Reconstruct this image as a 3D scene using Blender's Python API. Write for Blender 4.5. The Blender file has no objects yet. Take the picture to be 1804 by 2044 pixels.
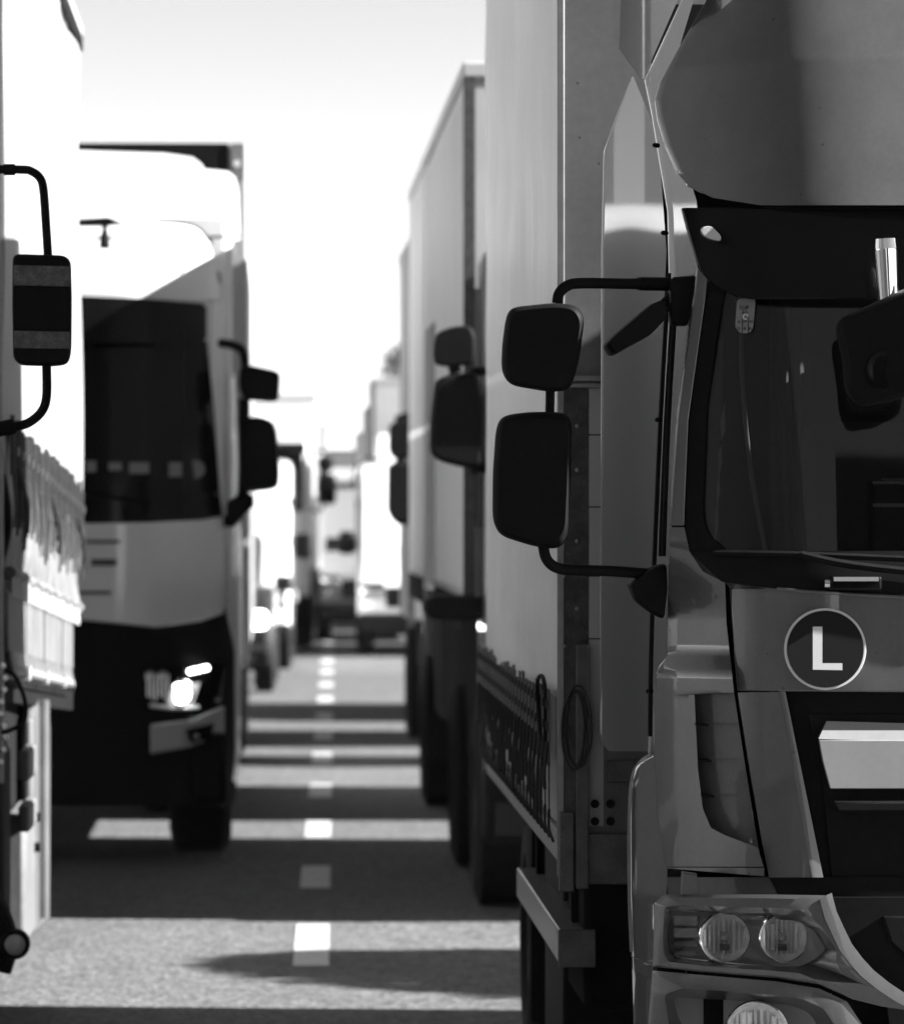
import bpy, bmesh, math, random
from mathutils import Vector, Matrix
random.seed(7)
R = math.radians
scene = bpy.context.scene

# ------------------------------------------------------------------ camera
FPX = 10000.0                      # focal length in pixels of an 1804 px wide frame
CAMH = 1.9
YAW = math.atan((902 - 545) / FPX)
PITCH = math.atan((1022 - 1010) / FPX)
cam_d = bpy.data.cameras.new("camera")
cam = bpy.data.objects.new("camera", cam_d)
scene.collection.objects.link(cam)
cam_d.sensor_fit = 'HORIZONTAL'
cam_d.sensor_width = 36.0
cam_d.lens = 36.0 * FPX / 1804.0
cam.location = (0, 0, CAMH)
cam.rotation_euler = (R(90) - PITCH, 0, -YAW)
cam_d.clip_start = 0.5
cam_d.clip_end = 4000
cam_d.dof.use_dof = True
cam_d.dof.focus_distance = 12.5
cam_d.dof.aperture_fstop = 6.3
scene.camera = cam

# ------------------------------------------------------------------ light
SUN_EL, SUN_BACK = R(32.0), R(7.0)          # sun to the right, 7 degrees behind the lens
sdir = Vector((math.cos(SUN_EL) * math.cos(SUN_BACK), -math.cos(SUN_EL) * math.sin(SUN_BACK), math.sin(SUN_EL)))
sl = bpy.data.lights.new("sun", 'SUN')
sl.energy = 5.0
sl.angle = R(0.53)
sl.color = (1, 1, 1)
so = bpy.data.objects.new("sun", sl)
scene.collection.objects.link(so)
so.location = (40, -10, 30)
so.rotation_euler = sdir.to_track_quat('Z', 'Y').to_euler()
world = bpy.data.worlds.new("World")
scene.world = world
world.use_nodes = True
nt = world.node_tree
nt.nodes.clear()
sky = nt.nodes.new("ShaderNodeTexSky")
sky.sky_type = 'NISHITA'
sky.sun_disc = False
sky.sun_elevation = SUN_EL
sky.sun_rotation = math.atan2(sdir.x, sdir.y)
sky.air_density = 0.25
sky.dust_density = 0.0
bw = nt.nodes.new("ShaderNodeRGBToBW")       # black-and-white photograph
bg = nt.nodes.new("ShaderNodeBackground")
bg.inputs[1].default_value = 0.08
wo = nt.nodes.new("ShaderNodeOutputWorld")
nt.links.new(sky.outputs[0], bw.inputs[0])
nt.links.new(bw.outputs[0], bg.inputs[0])
nt.links.new(bg.outputs[0], wo.inputs[0])
scene.view_settings.view_transform = 'Standard'
scene.view_settings.look = 'None'
scene.view_settings.gamma = 1.0
scene.view_settings.exposure = 2.35
scene.render.engine = 'CYCLES'

# ------------------------------------------------------------------ helpers
FW = Vector((math.sin(YAW) * math.cos(PITCH), math.cos(YAW) * math.cos(PITCH), -math.sin(PITCH)))
RT = Vector((math.cos(YAW), -math.sin(YAW), 0))
UP = RT.cross(FW)

def W(x, y, Y):
    """point at depth Y (metres down the road) seen at photo position x, y"""
    d = FW * FPX + RT * (x - 902) + UP * (1022 - y)
    t = Y / d.y
    return Vector((d.x * t, Y, CAMH + d.z * t))

def WS(x, y, fn, y0=12.2):
    """the same, on a curved surface Y = fn(X, Z)"""
    Y = y0
    for _ in range(8):
        p = W(x, y, Y)
        Y = fn(p.x, p.z)
    return W(x, y, Y)

MATS = {}
def mat(name, base, rough=0.5, metal=0.0, coat=0.0, noise=None, bump=None, spec=0.5, streak=None, emit=None, spots=None):
    if name in MATS:
        return MATS[name]
    m = bpy.data.materials.new(name)
    m.use_nodes = True
    t = m.node_tree
    b = t.nodes["Principled BSDF"]
    b.inputs["Base Color"].default_value = (base, base, base, 1)
    b.inputs["Roughness"].default_value = rough
    b.inputs["Metallic"].default_value = metal
    b.inputs["Specular IOR Level"].default_value = spec
    if coat:
        b.inputs["Coat Weight"].default_value = coat
        b.inputs["Coat Roughness"].default_value = 0.04
    if emit:
        b.inputs["Emission Color"].default_value = (1, 1, 1, 1)
        b.inputs["Emission Strength"].default_value = emit
    tc = t.nodes.new("ShaderNodeTexCoord")
    col = None
    def val_mul(prev, fac_sock, lo, hi):
        mr = t.nodes.new("ShaderNodeMapRange")
        mr.inputs["From Min"].default_value = 0.3
        mr.inputs["From Max"].default_value = 0.7
        mr.inputs["To Min"].default_value = lo
        mr.inputs["To Max"].default_value = hi
        t.links.new(fac_sock, mr.inputs["Value"])
        if prev is None:
            mm = t.nodes.new("ShaderNodeMath"); mm.operation = 'MULTIPLY'
            mm.inputs[1].default_value = base
            t.links.new(mr.outputs[0], mm.inputs[0])
            return mm.outputs[0]
        mm = t.nodes.new("ShaderNodeMath"); mm.operation = 'MULTIPLY'
        t.links.new(prev, mm.inputs[0]); t.links.new(mr.outputs[0], mm.inputs[1])
        return mm.outputs[0]
    def tex(scale, detail=6, stretch=(1, 1, 1)):
        mp = t.nodes.new("ShaderNodeMapping")
        mp.inputs["Scale"].default_value = stretch
        t.links.new(tc.outputs["Object"], mp.inputs[0])
        n = t.nodes.new("ShaderNodeTexNoise")
        n.inputs["Scale"].default_value = scale
        n.inputs["Detail"].default_value = detail
        t.links.new(mp.outputs[0], n.inputs["Vector"])
        return n.outputs[0]
    if noise:
        for sc, amt in (noise if isinstance(noise, list) else [noise]):
            col = val_mul(col, tex(sc), 1 - amt, 1 + amt)
    if streak:
        sc, amt = streak
        col = val_mul(col, tex(sc, 5, (1, 1, 0.06)), 1 - amt, 1 + amt)
    if spots:
        sc, thr, dark = spots
        vn = t.nodes.new("ShaderNodeTexVoronoi")
        vn.inputs["Scale"].default_value = sc
        t.links.new(tc.outputs["Object"], vn.inputs["Vector"])
        mr = t.nodes.new("ShaderNodeMapRange")
        mr.inputs["From Min"].default_value = thr * 0.6
        mr.inputs["From Max"].default_value = thr
        mr.inputs["To Min"].default_value = dark
        mr.inputs["To Max"].default_value = 1.0
        t.links.new(vn.outputs["Distance"], mr.inputs["Value"])
        mm = t.nodes.new("ShaderNodeMath"); mm.operation = 'MULTIPLY'
        if col is None:
            mm.inputs[0].default_value = base
        else:
            t.links.new(col, mm.inputs[0])
        t.links.new(mr.outputs[0], mm.inputs[1])
        col = mm.outputs[0]
    if col is not None:
        t.links.new(col, b.inputs["Base Color"])
    if bump:
        sc, st, stretch = bump
        bn = t.nodes.new("ShaderNodeBump")
        bn.inputs["Strength"].default_value = st
        bn.inputs["Distance"].default_value = 0.15 / sc
        t.links.new(tex(sc, 5, stretch), bn.inputs["Height"])
        t.links.new(bn.outputs[0], b.inputs["Normal"])
    MATS[name] = m
    return m

def glass_mat(name, tint, gloss=0.03):
    m = bpy.data.materials.new(name)
    m.use_nodes = True
    t = m.node_tree
    t.nodes.clear()
    tr = t.nodes.new("ShaderNodeBsdfTransparent"); tr.inputs[0].default_value = (tint, tint, tint, 1)
    gl = t.nodes.new("ShaderNodeBsdfGlossy"); gl.inputs["Roughness"].default_value = gloss
    fr = t.nodes.new("ShaderNodeFresnel"); fr.inputs[0].default_value = 1.5
    mx = t.nodes.new("ShaderNodeMixShader")
    o = t.nodes.new("ShaderNodeOutputMaterial")
    t.links.new(fr.outputs[0], mx.inputs[0]); t.links.new(tr.outputs[0], mx.inputs[1]); t.links.new(gl.outputs[0], mx.inputs[2])
    t.links.new(mx.outputs[0], o.inputs[0])
    MATS[name] = m
    return m

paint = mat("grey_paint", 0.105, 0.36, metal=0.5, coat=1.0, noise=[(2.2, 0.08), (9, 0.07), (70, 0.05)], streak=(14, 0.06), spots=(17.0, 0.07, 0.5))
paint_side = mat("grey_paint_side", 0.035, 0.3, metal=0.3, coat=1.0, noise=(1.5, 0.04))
paint_dull = mat("grey_paint_recess_shade", 0.07, 0.5, coat=0.5, noise=[(5, 0.12), (90, 0.08)])  # darker cab grey, with recess shade put into the colour
white_paint = mat("white_paint", 0.72, 0.35, coat=1.0, noise=(3, 0.04))
white_dull = mat("white_dull", 0.36, 0.5, noise=(4, 0.06))
ivory = mat("pale_paint", 0.4, 0.4, coat=0.6, noise=(3, 0.04))
blackp = mat("black_plastic", 0.006, 0.6, spec=0.08, noise=(30, 0.2), bump=(400, 0.06, (1, 1, 1)))
blackg = mat("black_gloss", 0.005, 0.12, spec=0.15)
rubber = mat("rubber", 0.008, 0.85, spec=0.2, noise=(20, 0.3))
dark = mat("dark_underside", 0.006, 0.9, spec=0.1, noise=(6, 0.3))
dark_cab = mat("dark_paint", 0.015, 0.35, coat=0.8)
steel = mat("galvanised_steel", 0.10, 0.5, metal=0.6, noise=[(14, 0.25), (120, 0.15)], bump=(60, 0.1, (1, 1, 1)))
alu = mat("aluminium", 0.22, 0.35, metal=0.7, noise=(20, 0.1))
chrome = mat("chrome", 0.85, 0.08, metal=1.0)
mirror_m = mat("lamp_reflector", 0.95, 0.15, metal=0.25)
curtain_m = mat("curtain_pvc", 0.8, 0.34, spec=0.6, noise=[(1.1, 0.08), (8, 0.03)], streak=(16, 0.06), bump=(9, 0.5, (1, 1, 0.16)))
hem_m = mat("hem_fabric", 0.11, 0.6, noise=[(3, 0.2), (20, 0.15)], streak=(30, 0.25))
curtain_w = mat("curtain_white", 0.26, 0.45, noise=(2, 0.05), streak=(7, 0.04), bump=(6, 0.2, (1, 1, 0.3)))
curtain_g = mat("curtain_grey", 0.2, 0.5, noise=(2, 0.06), streak=(6, 0.08))
front_wall_m = mat("box_front_wall", 0.11, 0.38, coat=0.3, noise=[(3, 0.14), (40, 0.08)], spots=(22, 0.1, 0.35))
rivet_strip = mat("riveted_strip", 0.05, 0.6, metal=0.3, noise=[(25, 0.4), (120, 0.25)])
strapm = mat("strap_webbing", 0.02, 0.8)
strap_pale = mat("strap_pale", 0.55, 0.7)
fabric = mat("cab_fabric", 0.05, 0.9, noise=(7, 0.2))
fabric_l = mat("pillar_trim", 0.2, 0.8)
whitem = mat("white_mark", 0.55, 0.5)
greenp = mat("plate_dark", 0.012, 0.5, spec=0.1)
stickerm = mat("sticker_grey", 0.2, 0.5)
wood = mat("weathered_panel", 0.065, 0.6, streak=(22, 0.35), noise=(9, 0.15))
lit = mat("lit_lamp", 0.9, 0.3, emit=3.0)
def translucent(m, k):
    t = m.node_tree
    b = t.nodes["Principled BSDF"]; o = [n for n in t.nodes if n.type == 'OUTPUT_MATERIAL'][0]
    tl = t.nodes.new("ShaderNodeBsdfTranslucent"); tl.inputs[0].default_value = (0.8, 0.8, 0.8, 1)
    mx = t.nodes.new("ShaderNodeMixShader"); mx.inputs[0].default_value = k
    t.links.new(b.outputs[0], mx.inputs[1]); t.links.new(tl.outputs[0], mx.inputs[2]); t.links.new(mx.outputs[0], o.inputs[0])
    return m
translucent(curtain_m, 0.5)
curtain_p = translucent(mat("curtain_pale", 0.8, 0.5, noise=(1.5, 0.06), streak=(5, 0.05)), 0.55)
lens_g = glass_mat("lens_glass", 0.9)
screen_g = glass_mat("screen_glass", 0.55)
panel_w = mat("number_panel_white", 0.22, 0.45, noise=[(6, 0.06), (50, 0.04)], spots=(14, 0.05, 0.5))
amber = mat("marker_lens", 0.45, 0.15, coat=1.0, bump=(90, 0.4, (1, 1, 1)))
foil = mat("lamp_body", 0.22, 0.4, metal=0.0)

def linkobj(o):
    scene.collection.objects.link(o)
    return o

def mkobj(name, verts, faces, m, parent=None, smooth=True, bevel=0.0, angle=35):
    me = bpy.data.meshes.new(name)
    me.from_pydata([tuple(v) for v in verts], [], faces)
    me.update()
    bm = bmesh.new(); bm.from_mesh(me)
    bmesh.ops.recalc_face_normals(bm, faces=bm.faces)
    bm.to_mesh(me); bm.free()
    me.materials.append(m)
    if smooth:
        me.polygons.foreach_set("use_smooth", [True] * len(me.polygons))
        me.set_sharp_from_angle(angle=R(angle))
    o = linkobj(bpy.data.objects.new(name, me))
    if bevel:
        b = o.modifiers.new("bevel", 'BEVEL'); b.width = bevel; b.segments = 2; b.limit_method = 'ANGLE'; b.angle_limit = R(40)
    if parent is not None:
        o.parent = parent
        if parent.type == 'EMPTY':
            o.matrix_parent_inverse = Matrix.LocRotScale(parent.location, parent.rotation_euler, None).inverted() if not parent.get("_local") else Matrix()
    return o

def thing(name, label, cat, loc=(0, 0, 0), rotz=0.0, group=None, local=False):
    e = linkobj(bpy.data.objects.new(name, None))
    e.empty_display_size = 0.3
    e.location = loc
    e.rotation_euler = (0, 0, rotz)
    e["label"] = label
    e["category"] = cat
    if group:
        e["group"] = group
    if local:
        LOCALS.add(e.name)
    return e
LOCALS = set()

class MB:
    def __init__(s):
        s.v, s.f = [], []
    def add(s, vs, fs):
        o = len(s.v)
        s.v += [Vector(v) for v in vs]
        s.f += [tuple(i + o for i in f) for f in fs]
        return s
    def box(s, x0, x1, y0, y1, z0, z1):
        return s.add([(x0, y0, z0), (x1, y0, z0), (x1, y1, z0), (x0, y1, z0), (x0, y0, z1), (x1, y0, z1), (x1, y1, z1), (x0, y1, z1)],
                     [(0, 3, 2, 1), (4, 5, 6, 7), (0, 1, 5, 4), (1, 2, 6, 5), (2, 3, 7, 6), (3, 0, 4, 7)])
    def prism(s, pts, d):
        n = len(pts); d = Vector(d)
        return s.add(list(pts) + [Vector(p) + d for p in pts],
                     [tuple(range(n - 1, -1, -1)), tuple(range(n, 2 * n))] + [(i, (i + 1) % n, n + (i + 1) % n, n + i) for i in range(n)])
    def prism_x(s, prof, x0, x1):
        return s.prism([(x0, p[0], p[1]) for p in prof], (x1 - x0, 0, 0))
    def tube(s, pts, r, n=8, smooth=0):
        pts = [Vector(p) for p in pts]
        if smooth:
            pts = catmull(pts, smooth)
        vs, fs = [], []
        prev = None
        for i, p in enumerate(pts):
            a = pts[max(i - 1, 0)]; b = pts[min(i + 1, len(pts) - 1)]
            t = (b - a).normalized()
            if prev is None:
                u = t.orthogonal().normalized()
            else:
                u = (prev - t * prev.dot(t)).normalized()
            prev = u
            w = t.cross(u)
            for k in range(n):
                an = 2 * math.pi * k / n
                vs.append(p + (u * math.cos(an) + w * math.sin(an)) * r)
        for i in range(len(pts) - 1):
            for k in range(n):
                fs.append((i * n + k, i * n + (k + 1) % n, (i + 1) * n + (k + 1) % n, (i + 1) * n + k))
        fs.append(tuple(range(n - 1, -1, -1)))
        fs.append(tuple((len(pts) - 1) * n + k for k in range(n)))
        return s.add(vs, fs)
    def cyl(s, c, axis, r, h, n=24, r2=None):
        """cylinder from c along axis"""
        a = Vector(axis).normalized(); u = a.orthogonal().normalized(); w = a.cross(u)
        r2 = r if r2 is None else r2
        c = Vector(c)
        vs = [c + (u * math.cos(2 * math.pi * k / n) + w * math.sin(2 * math.pi * k / n)) * r for k in range(n)]
        vs += [c + a * h + (u * math.cos(2 * math.pi * k / n) + w * math.sin(2 * math.pi * k / n)) * r2 for k in range(n)]
        return s.add(vs, [tuple(range(n - 1, -1, -1)), tuple(range(n, 2 * n))] + [(k, (k + 1) % n, n + (k + 1) % n, n + k) for k in range(n)])
    def lathe(s, c, axis, prof, n=28):
        """profile of (distance along axis, radius)"""
        a = Vector(axis).normalized(); u = a.orthogonal().normalized(); w = a.cross(u)
        c = Vector(c); vs, fs = [], []
        for h, r in prof:
            for k in range(n):
                an = 2 * math.pi * k / n
                vs.append(c + a * h + (u * math.cos(an) + w * math.sin(an)) * r)
        for i in range(len(prof) - 1):
            for k in range(n):
                fs.append((i * n + k, i * n + (k + 1) % n, (i + 1) * n + (k + 1) % n, (i + 1) * n + k))
        return s.add(vs, fs)
    def build(s, name, m, parent=None, smooth=True, bevel=0.0, angle=35):
        return mkobj(name, s.v, s.f, m, parent, smooth, bevel, angle)

def catmull(pts, k):
    out = []
    n = len(pts)
    for i in range(n - 1):
        p0, p1, p2, p3 = pts[max(i - 1, 0)], pts[i], pts[i + 1], pts[min(i + 2, n - 1)]
        for j in range(k):
            t = j / k
            out.append(0.5 * ((2 * p1) + (p2 - p0) * t + (2 * p0 - 5 * p1 + 4 * p2 - p3) * t * t + (3 * p1 - p0 - 3 * p2 + p3) * t ** 3))
    out.append(pts[-1])
    return out

def interp(poly, t, axis):
    """value of a polyline (list of xy) at coordinate t along axis (0 = x, 1 = y)"""
    if t <= poly[0][axis]:
        return poly[0][1 - axis]
    for a, b in zip(poly, poly[1:]):
        if t <= b[axis]:
            k = (t - a[axis]) / max(b[axis] - a[axis], 1e-6)
            return a[1 - axis] + k * (b[1 - axis] - a[1 - axis])
    return poly[-1][1 - axis]

def levels(A, B, axis, step):
    t0 = max(A[0][axis], B[0][axis]); t1 = min(A[-1][axis], B[-1][axis])
    ts = {round(t0, 2), round(t1, 2)}
    for q in A + B:
        if t0 < q[axis] < t1:
            ts.add(round(q[axis], 2))
    n = int((t1 - t0) / step)
    for i in range(1, n):
        c = t0 + i * (t1 - t0) / n
        if min(abs(c - x) for x in ts) > step * 0.35:
            ts.add(round(c, 2))
    return sorted(ts)

def grid_mesh(rows, thick, dirn=None):
    """rows of points -> closed slab of given thickness"""
    nr, nc = len(rows), len(rows[0])
    vs = [p for r in rows for p in r]
    d = Vector(dirn or (0, 1, 0)) * thick
    vs += [p + d for p in vs[:nr * nc]]
    N = nr * nc
    fs = []
    for i in range(nr - 1):
        for j in range(nc - 1):
            a = i * nc + j
            fs.append((a, a + 1, a + nc + 1, a + nc))
            fs.append((N + a, N + a + nc, N + a + nc + 1, N + a + 1))
    for j in range(nc - 1):
        fs.append((j, N + j, N + j + 1, j + 1))
        a = (nr - 1) * nc + j
        fs.append((a, a + 1, N + a + 1, N + a))
    for i in range(nr - 1):
        a = i * nc
        fs.append((a, a + nc, N + a + nc, N + a))
        b = a + nc - 1
        fs.append((b, N + b, N + b + nc, b + nc))
    return vs, fs

def loft(A, B, fn, axis=1, n=10, step=18, thick=0.02, dirn=None, y0=12.2):
    """sheet between two outlines; axis 1: left/right edges as functions of height, axis 0: top/bottom edges as functions of x"""
    rows = []
    for t in levels(A, B, axis, step):
        a, b = interp(A, t, axis), interp(B, t, axis)
        row = []
        for j in range(n + 1):
            k = a + (b - a) * j / n
            x, y = (k, t) if axis == 1 else (t, k)
            row.append(WS(x, y, fn, y0) if fn.__code__.co_argcount == 2 else W(x, y, fn(x)))
        rows.append(row)
    return grid_mesh(rows, thick, dirn)

def resample(poly, n):
    pts = [Vector((p[0], p[1])) for p in poly]
    L = [0]
    for i in range(len(pts)):
        L.append(L[-1] + (pts[(i + 1) % len(pts)] - pts[i]).length)
    out = []
    for k in range(n):
        d = L[-1] * k / n
        for i in range(len(pts)):
            if d <= L[i + 1]:
                t = (d - L[i]) / max(L[i + 1] - L[i], 1e-9)
                out.append(pts[i].lerp(pts[(i + 1) % len(pts)], t)); break
    return out

def roundpoly(poly, r, n=5):
    out = []
    m = len(poly)
    for i in range(m):
        p = Vector(poly[i]); a = Vector(poly[i - 1]); b = Vector(poly[(i + 1) % m])
        ra = min(r, (a - p).length * 0.45); rb = min(r, (b - p).length * 0.45)
        s = p + (a - p).normalized() * ra; e = p + (b - p).normalized() * rb
        for k in range(n + 1):
            t = k / n
            out.append(((1 - t) ** 2) * s + 2 * t * (1 - t) * p + t * t * e)
    return out

def rings(levels_, cap_front=True, cap_back=True):
    n = len(levels_[0])
    vs = [p for l in levels_ for p in l]
    fs = []
    for i in range(len(levels_) - 1):
        for k in range(n):
            fs.append((i * n + k, i * n + (k + 1) % n, (i + 1) * n + (k + 1) % n, (i + 1) * n + k))
    if cap_front:
        fs.append(tuple(range(n - 1, -1, -1)))
    if cap_back:
        fs.append(tuple((len(levels_) - 1) * n + k for k in range(n)))
    return vs, fs

def pillow(poly, Y, depth, inset=0.12, prof=None, tilt=0.0):
    """rounded housing: outline in photo coordinates at depth Y, swelling backwards"""
    base = [W(p[0], p[1], Y) for p in poly]
    c = sum(base, Vector()) / len(base)
    prof = prof or [(0.0, 1 - inset), (0.04, 1 - inset * 0.55), (0.12, 1 - inset * 0.2), (0.28, 1.0), (0.75, 0.97), (1.0, 0.86)]
    lv = []
    for t, s in prof:
        lv.append([c + (p - c) * s + Vector((0, depth * t + tilt * (p.x - c.x), 0)) for p in base])
    return rings(lv)

def mirror_copy(o, xc, parent):
    """the same part on the other side of the vehicle's centre line"""
    me = o.data.copy()
    for v in me.vertices:
        v.co.x = 2 * xc - v.co.x
    me.flip_normals()
    c = bpy.data.objects.new(o.name.split(".")[0], me)
    linkobj(c)
    for md in o.modifiers:
        b = c.modifiers.new(md.name, md.type)
        if md.type == 'BEVEL':
            b.width = md.width; b.segments = md.segments; b.limit_method = md.limit_method; b.angle_limit = md.angle_limit
    c.parent = parent
    c.matrix_parent_inverse = o.matrix_parent_inverse.copy()
    for ch in list(o.children):
        mirror_copy(ch, xc, c)
    return c

def text_obj(name, s, size, origin, m, parent, sx=1.0):
    cu = bpy.data.curves.new(name, 'FONT')
    cu.body = s; cu.size = size; cu.align_x = 'CENTER'; cu.align_y = 'CENTER'; cu.extrude = 0.0003
    to = bpy.data.objects.new(name, cu); linkobj(to)
    dg = bpy.context.evaluated_depsgraph_get()
    me = bpy.data.meshes.new_from_object(to.evaluated_get(dg))
    bpy.data.objects.remove(to)
    Mx = Matrix.Translation(origin) @ Matrix.Rotation(R(90), 4, 'X') @ Matrix.Diagonal((sx, 1, 1, 1))
    me.transform(Mx)
    me.materials.clear(); me.materials.append(m)
    o = linkobj(bpy.data.objects.new(name, me))
    o.parent = parent
    return o

def wheel(c, r, w, parent, side=-1, rimm=None, hub=True):
    """tyre with a recessed rim; c = centre of the outer face, side = direction the face looks in x"""
    a = (-side, 0, 0)
    c = Vector(c)
    t = MB().lathe(c, a, [(0.03, r * 0.56), (0.0, r * 0.66), (0.0, r * 0.86), (0.025, r * 0.96), (0.05, r), (w - 0.05, r), (w - 0.02, r * 0.95), (w, r * 0.8), (w, r * 0.5)], 36)
    o = t.build("wheel", rubber, parent)
    MB().lathe(c, a, [(0.05, 0.001), (0.02, r * 0.16), (0.03, r * 0.2), (0.09, r * 0.3), (0.10, r * 0.45), (0.02, r * 0.55), (0.02, r * 0.575), (0.12, r * 0.57)], 28).build("rim", rimm or steel, o)
    return o

# ------------------------------------------------------------------ ground
def struct(name, mb_, m):
    o = mb_.build(name, m, None, smooth=False)
    o["kind"] = "structure"
    return o

def asphalt():
    m = mat("asphalt", 0.072, 0.85, noise=[(0.35, 0.12), (1.3, 0.1), (5, 0.08)], spec=0.4)
    t = m.node_tree
    b = t.nodes["Principled BSDF"]
    src = b.inputs["Base Color"].links[0].from_socket
    tc = t.nodes.new("ShaderNodeTexCoord")
    vor = t.nodes.new("ShaderNodeTexVoronoi"); vor.inputs["Scale"].default_value = 42
    t.links.new(tc.outputs["Object"], vor.inputs["Vector"])
    n2 = t.nodes.new("ShaderNodeTexNoise"); n2.inputs["Scale"].default_value = 120; n2.inputs["Detail"].default_value = 4
    t.links.new(tc.outputs["Object"], n2.inputs["Vector"])
    sep = t.nodes.new("ShaderNodeSeparateColor")
    t.links.new(vor.outputs["Color"], sep.inputs[0])
    mr = t.nodes.new("ShaderNodeMapRange"); mr.inputs["To Min"].default_value = 0.4; mr.inputs["To Max"].default_value = 1.7
    t.links.new(sep.outputs[0], mr.inputs["Value"])
    mr2 = t.nodes.new("ShaderNodeMapRange"); mr2.inputs["From Min"].default_value = 0.3; mr2.inputs["From Max"].default_value = 0.7
    mr2.inputs["To Min"].default_value = 0.65; mr2.inputs["To Max"].default_value = 1.35
    t.links.new(n2.outputs[0], mr2.inputs["Value"])
    m1 = t.nodes.new("ShaderNodeMath"); m1.operation = 'MULTIPLY'
    t.links.new(src, m1.inputs[0]); t.links.new(mr.outputs[0], m1.inputs[1])
    m2 = t.nodes.new("ShaderNodeMath"); m2.operation = 'MULTIPLY'
    t.links.new(m1.outputs[0], m2.inputs[0]); t.links.new(mr2.outputs[0], m2.inputs[1])
    t.links.new(m2.outputs[0], b.inputs["Base Color"])
    bp = t.nodes.new("ShaderNodeBump"); bp.inputs["Strength"].default_value = 0.7; bp.inputs["Distance"].default_value = 0.006
    t.links.new(vor.outputs["Distance"], bp.inputs["Height"]); t.links.new(bp.outputs[0], b.inputs["Normal"])
    return m

grass_m = mat("verge_grass", 0.07, 0.9, noise=[(0.2, 0.3), (4, 0.3)])
struct("ground", MB().add([(-900, -60, -0.06), (900, -60, -0.06), (900, 2200, -0.06), (-900, 2200, -0.06)], [(0, 1, 2, 3)]), grass_m)
SL = 0.0125                                         # heading of the lane line
def lane_x(y):
    return 0.167 + SL * (y - 21.6)
road = MB()
road.add([(lane_x(-40) - 4.6, -40, 0), (lane_x(-40) + 6.8, -40, 0), (lane_x(700) + 6.8, 700, 0), (lane_x(700) - 4.6, 700, 0)], [(0, 1, 2, 3)])
struct("road", road, asphalt())

lane_paint = mat("lane_paint", 0.36, 0.6, noise=[(6, 0.12), (45, 0.3)])
dashes = [(20.65, 22.73), (24.87, 26.4), (28.66, 30.16), (32.6, 34.2), (36.9, 38.5), (40.6, 42.2), (44.4, 46.0)]
y = 48.4
while y < 260:
    dashes.append((y, y + 1.6)); y += 4.0
for k in range(3):
    dashes.append((16.6 - 4 * k, 18.2 - 4 * k))
for i, (a, b) in enumerate(dashes):
    me_o = MB().add([(lane_x(a) - 0.075, a, 0.004), (lane_x(a) + 0.075, a, 0.004), (lane_x(b) + 0.075, b, 0.004), (lane_x(b) - 0.075, b, 0.004)], [(0, 1, 2, 3)]).build("lane_dash", lane_paint, bpy.data.objects["road"], smooth=False)

# ------------------------------------------------------------------ near grey truck (right lane)
MXC = 2.08
def mf(X, Z):                                    # front skin of the cab
    d = max(0.0, 1.42 - X) / 0.46
    Y = 12.10 + 0.34 * d ** 2.4
    if Z > 1.72:
        Y += (Z - 1.72) * 0.12
    return Y
def mfw(X, Z):                                   # glass and pillars turn less than the corner panels
    d = max(0.0, 1.42 - X) / 0.46
    return 12.10 + 0.17 * d ** 2.1 + max(0.0, Z - 1.72) * 0.12
def off(fn, k):
    return lambda X, Z: fn(X, Z) + k
def mroof(X, Z):
    Y = 12.13 + (Z - 2.63) * 0.44 + 0.10 * max(0, Z - 3.0)
    return Y + 1.35 * 0.08 * math.log(1 + math.exp((1.21 - X) / 0.08)) - 0.03 * X
CX = 2250
truck = thing("box_truck", "grey cab-over box truck with a round L plate and pale curtain side", "truck", (MXC, 12.1, 0))
LEFT = []                                        # parts that are mirrored to the far side
def mpart(name, geo, m, mirror=False, bevel=0.0, parent=None, angle=35):
    o = mkobj(name, geo[0], geo[1], m, parent or truck, True, bevel, angle)
    if mirror:
        LEFT.append(o)
    return o

# roof cap, sun visor
mpart("roof_cap", loft([(1600, -420), (1500, -240), (1410, 0), (1352, 100), (1317, 166), (1308, 200), (1313, 237), (1330, 295), (1351, 342), (1374, 370), (1422, 394), (1517, 409)],
      [(CX, -420), (CX, 409)], mroof, n=70, step=5, thick=0.03), paint, True, angle=60)
vis = mpart("sun_visor", loft([(1360, 414), (1372, 460), (1394, 537), (1425, 570), (1470, 592), (1500, 597)], [(CX, 414), (CX, 597)],
      lambda X, Z: mfw(X, Z) - 0.045 - 0.06 * max(0, 2.63 - Z), n=18, step=12, thick=0.03), blackg, True, 0.004)
lampo = roundpoly([(1398, 452), (1420, 449), (1441, 470), (1440, 482), (1418, 478), (1400, 468)], 9)
mk = mpart("marker_lamp", pillow(lampo, 12.19, 0.06), amber, True, parent=vis)

# windscreen, frit, pillar
scr_L = [(1415, 543), (1374, 838), (1366, 1027), (1375, 1099), (1403, 1141), (1446, 1163)]
scr_in = [(1446, 560), (1441, 600), (1410, 809), (1402, 1018), (1406, 1048), (1417, 1070), (1440, 1088), (1470, 1099)]
mpart("windscreen", loft([(1415, 543), (1374, 838), (1366, 1027), (1375, 1099), (1403, 1141), (1446, 1163), (1460, 1176)], [(CX, 543), (CX, 1176)], off(mfw, 0.012), n=16, step=25, thick=0.006), screen_g, True)
mpart("screen_border", loft([(1415, 543), (1374, 838), (1366, 1027), (1375, 1099)], [(1452, 543), (1443, 590), (1410, 809), (1402, 1018), (1406, 1048), (1417, 1070), (1450, 1099)], off(mfw, 0.004), n=5, step=16, thick=0.006), blackp, True)

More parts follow.
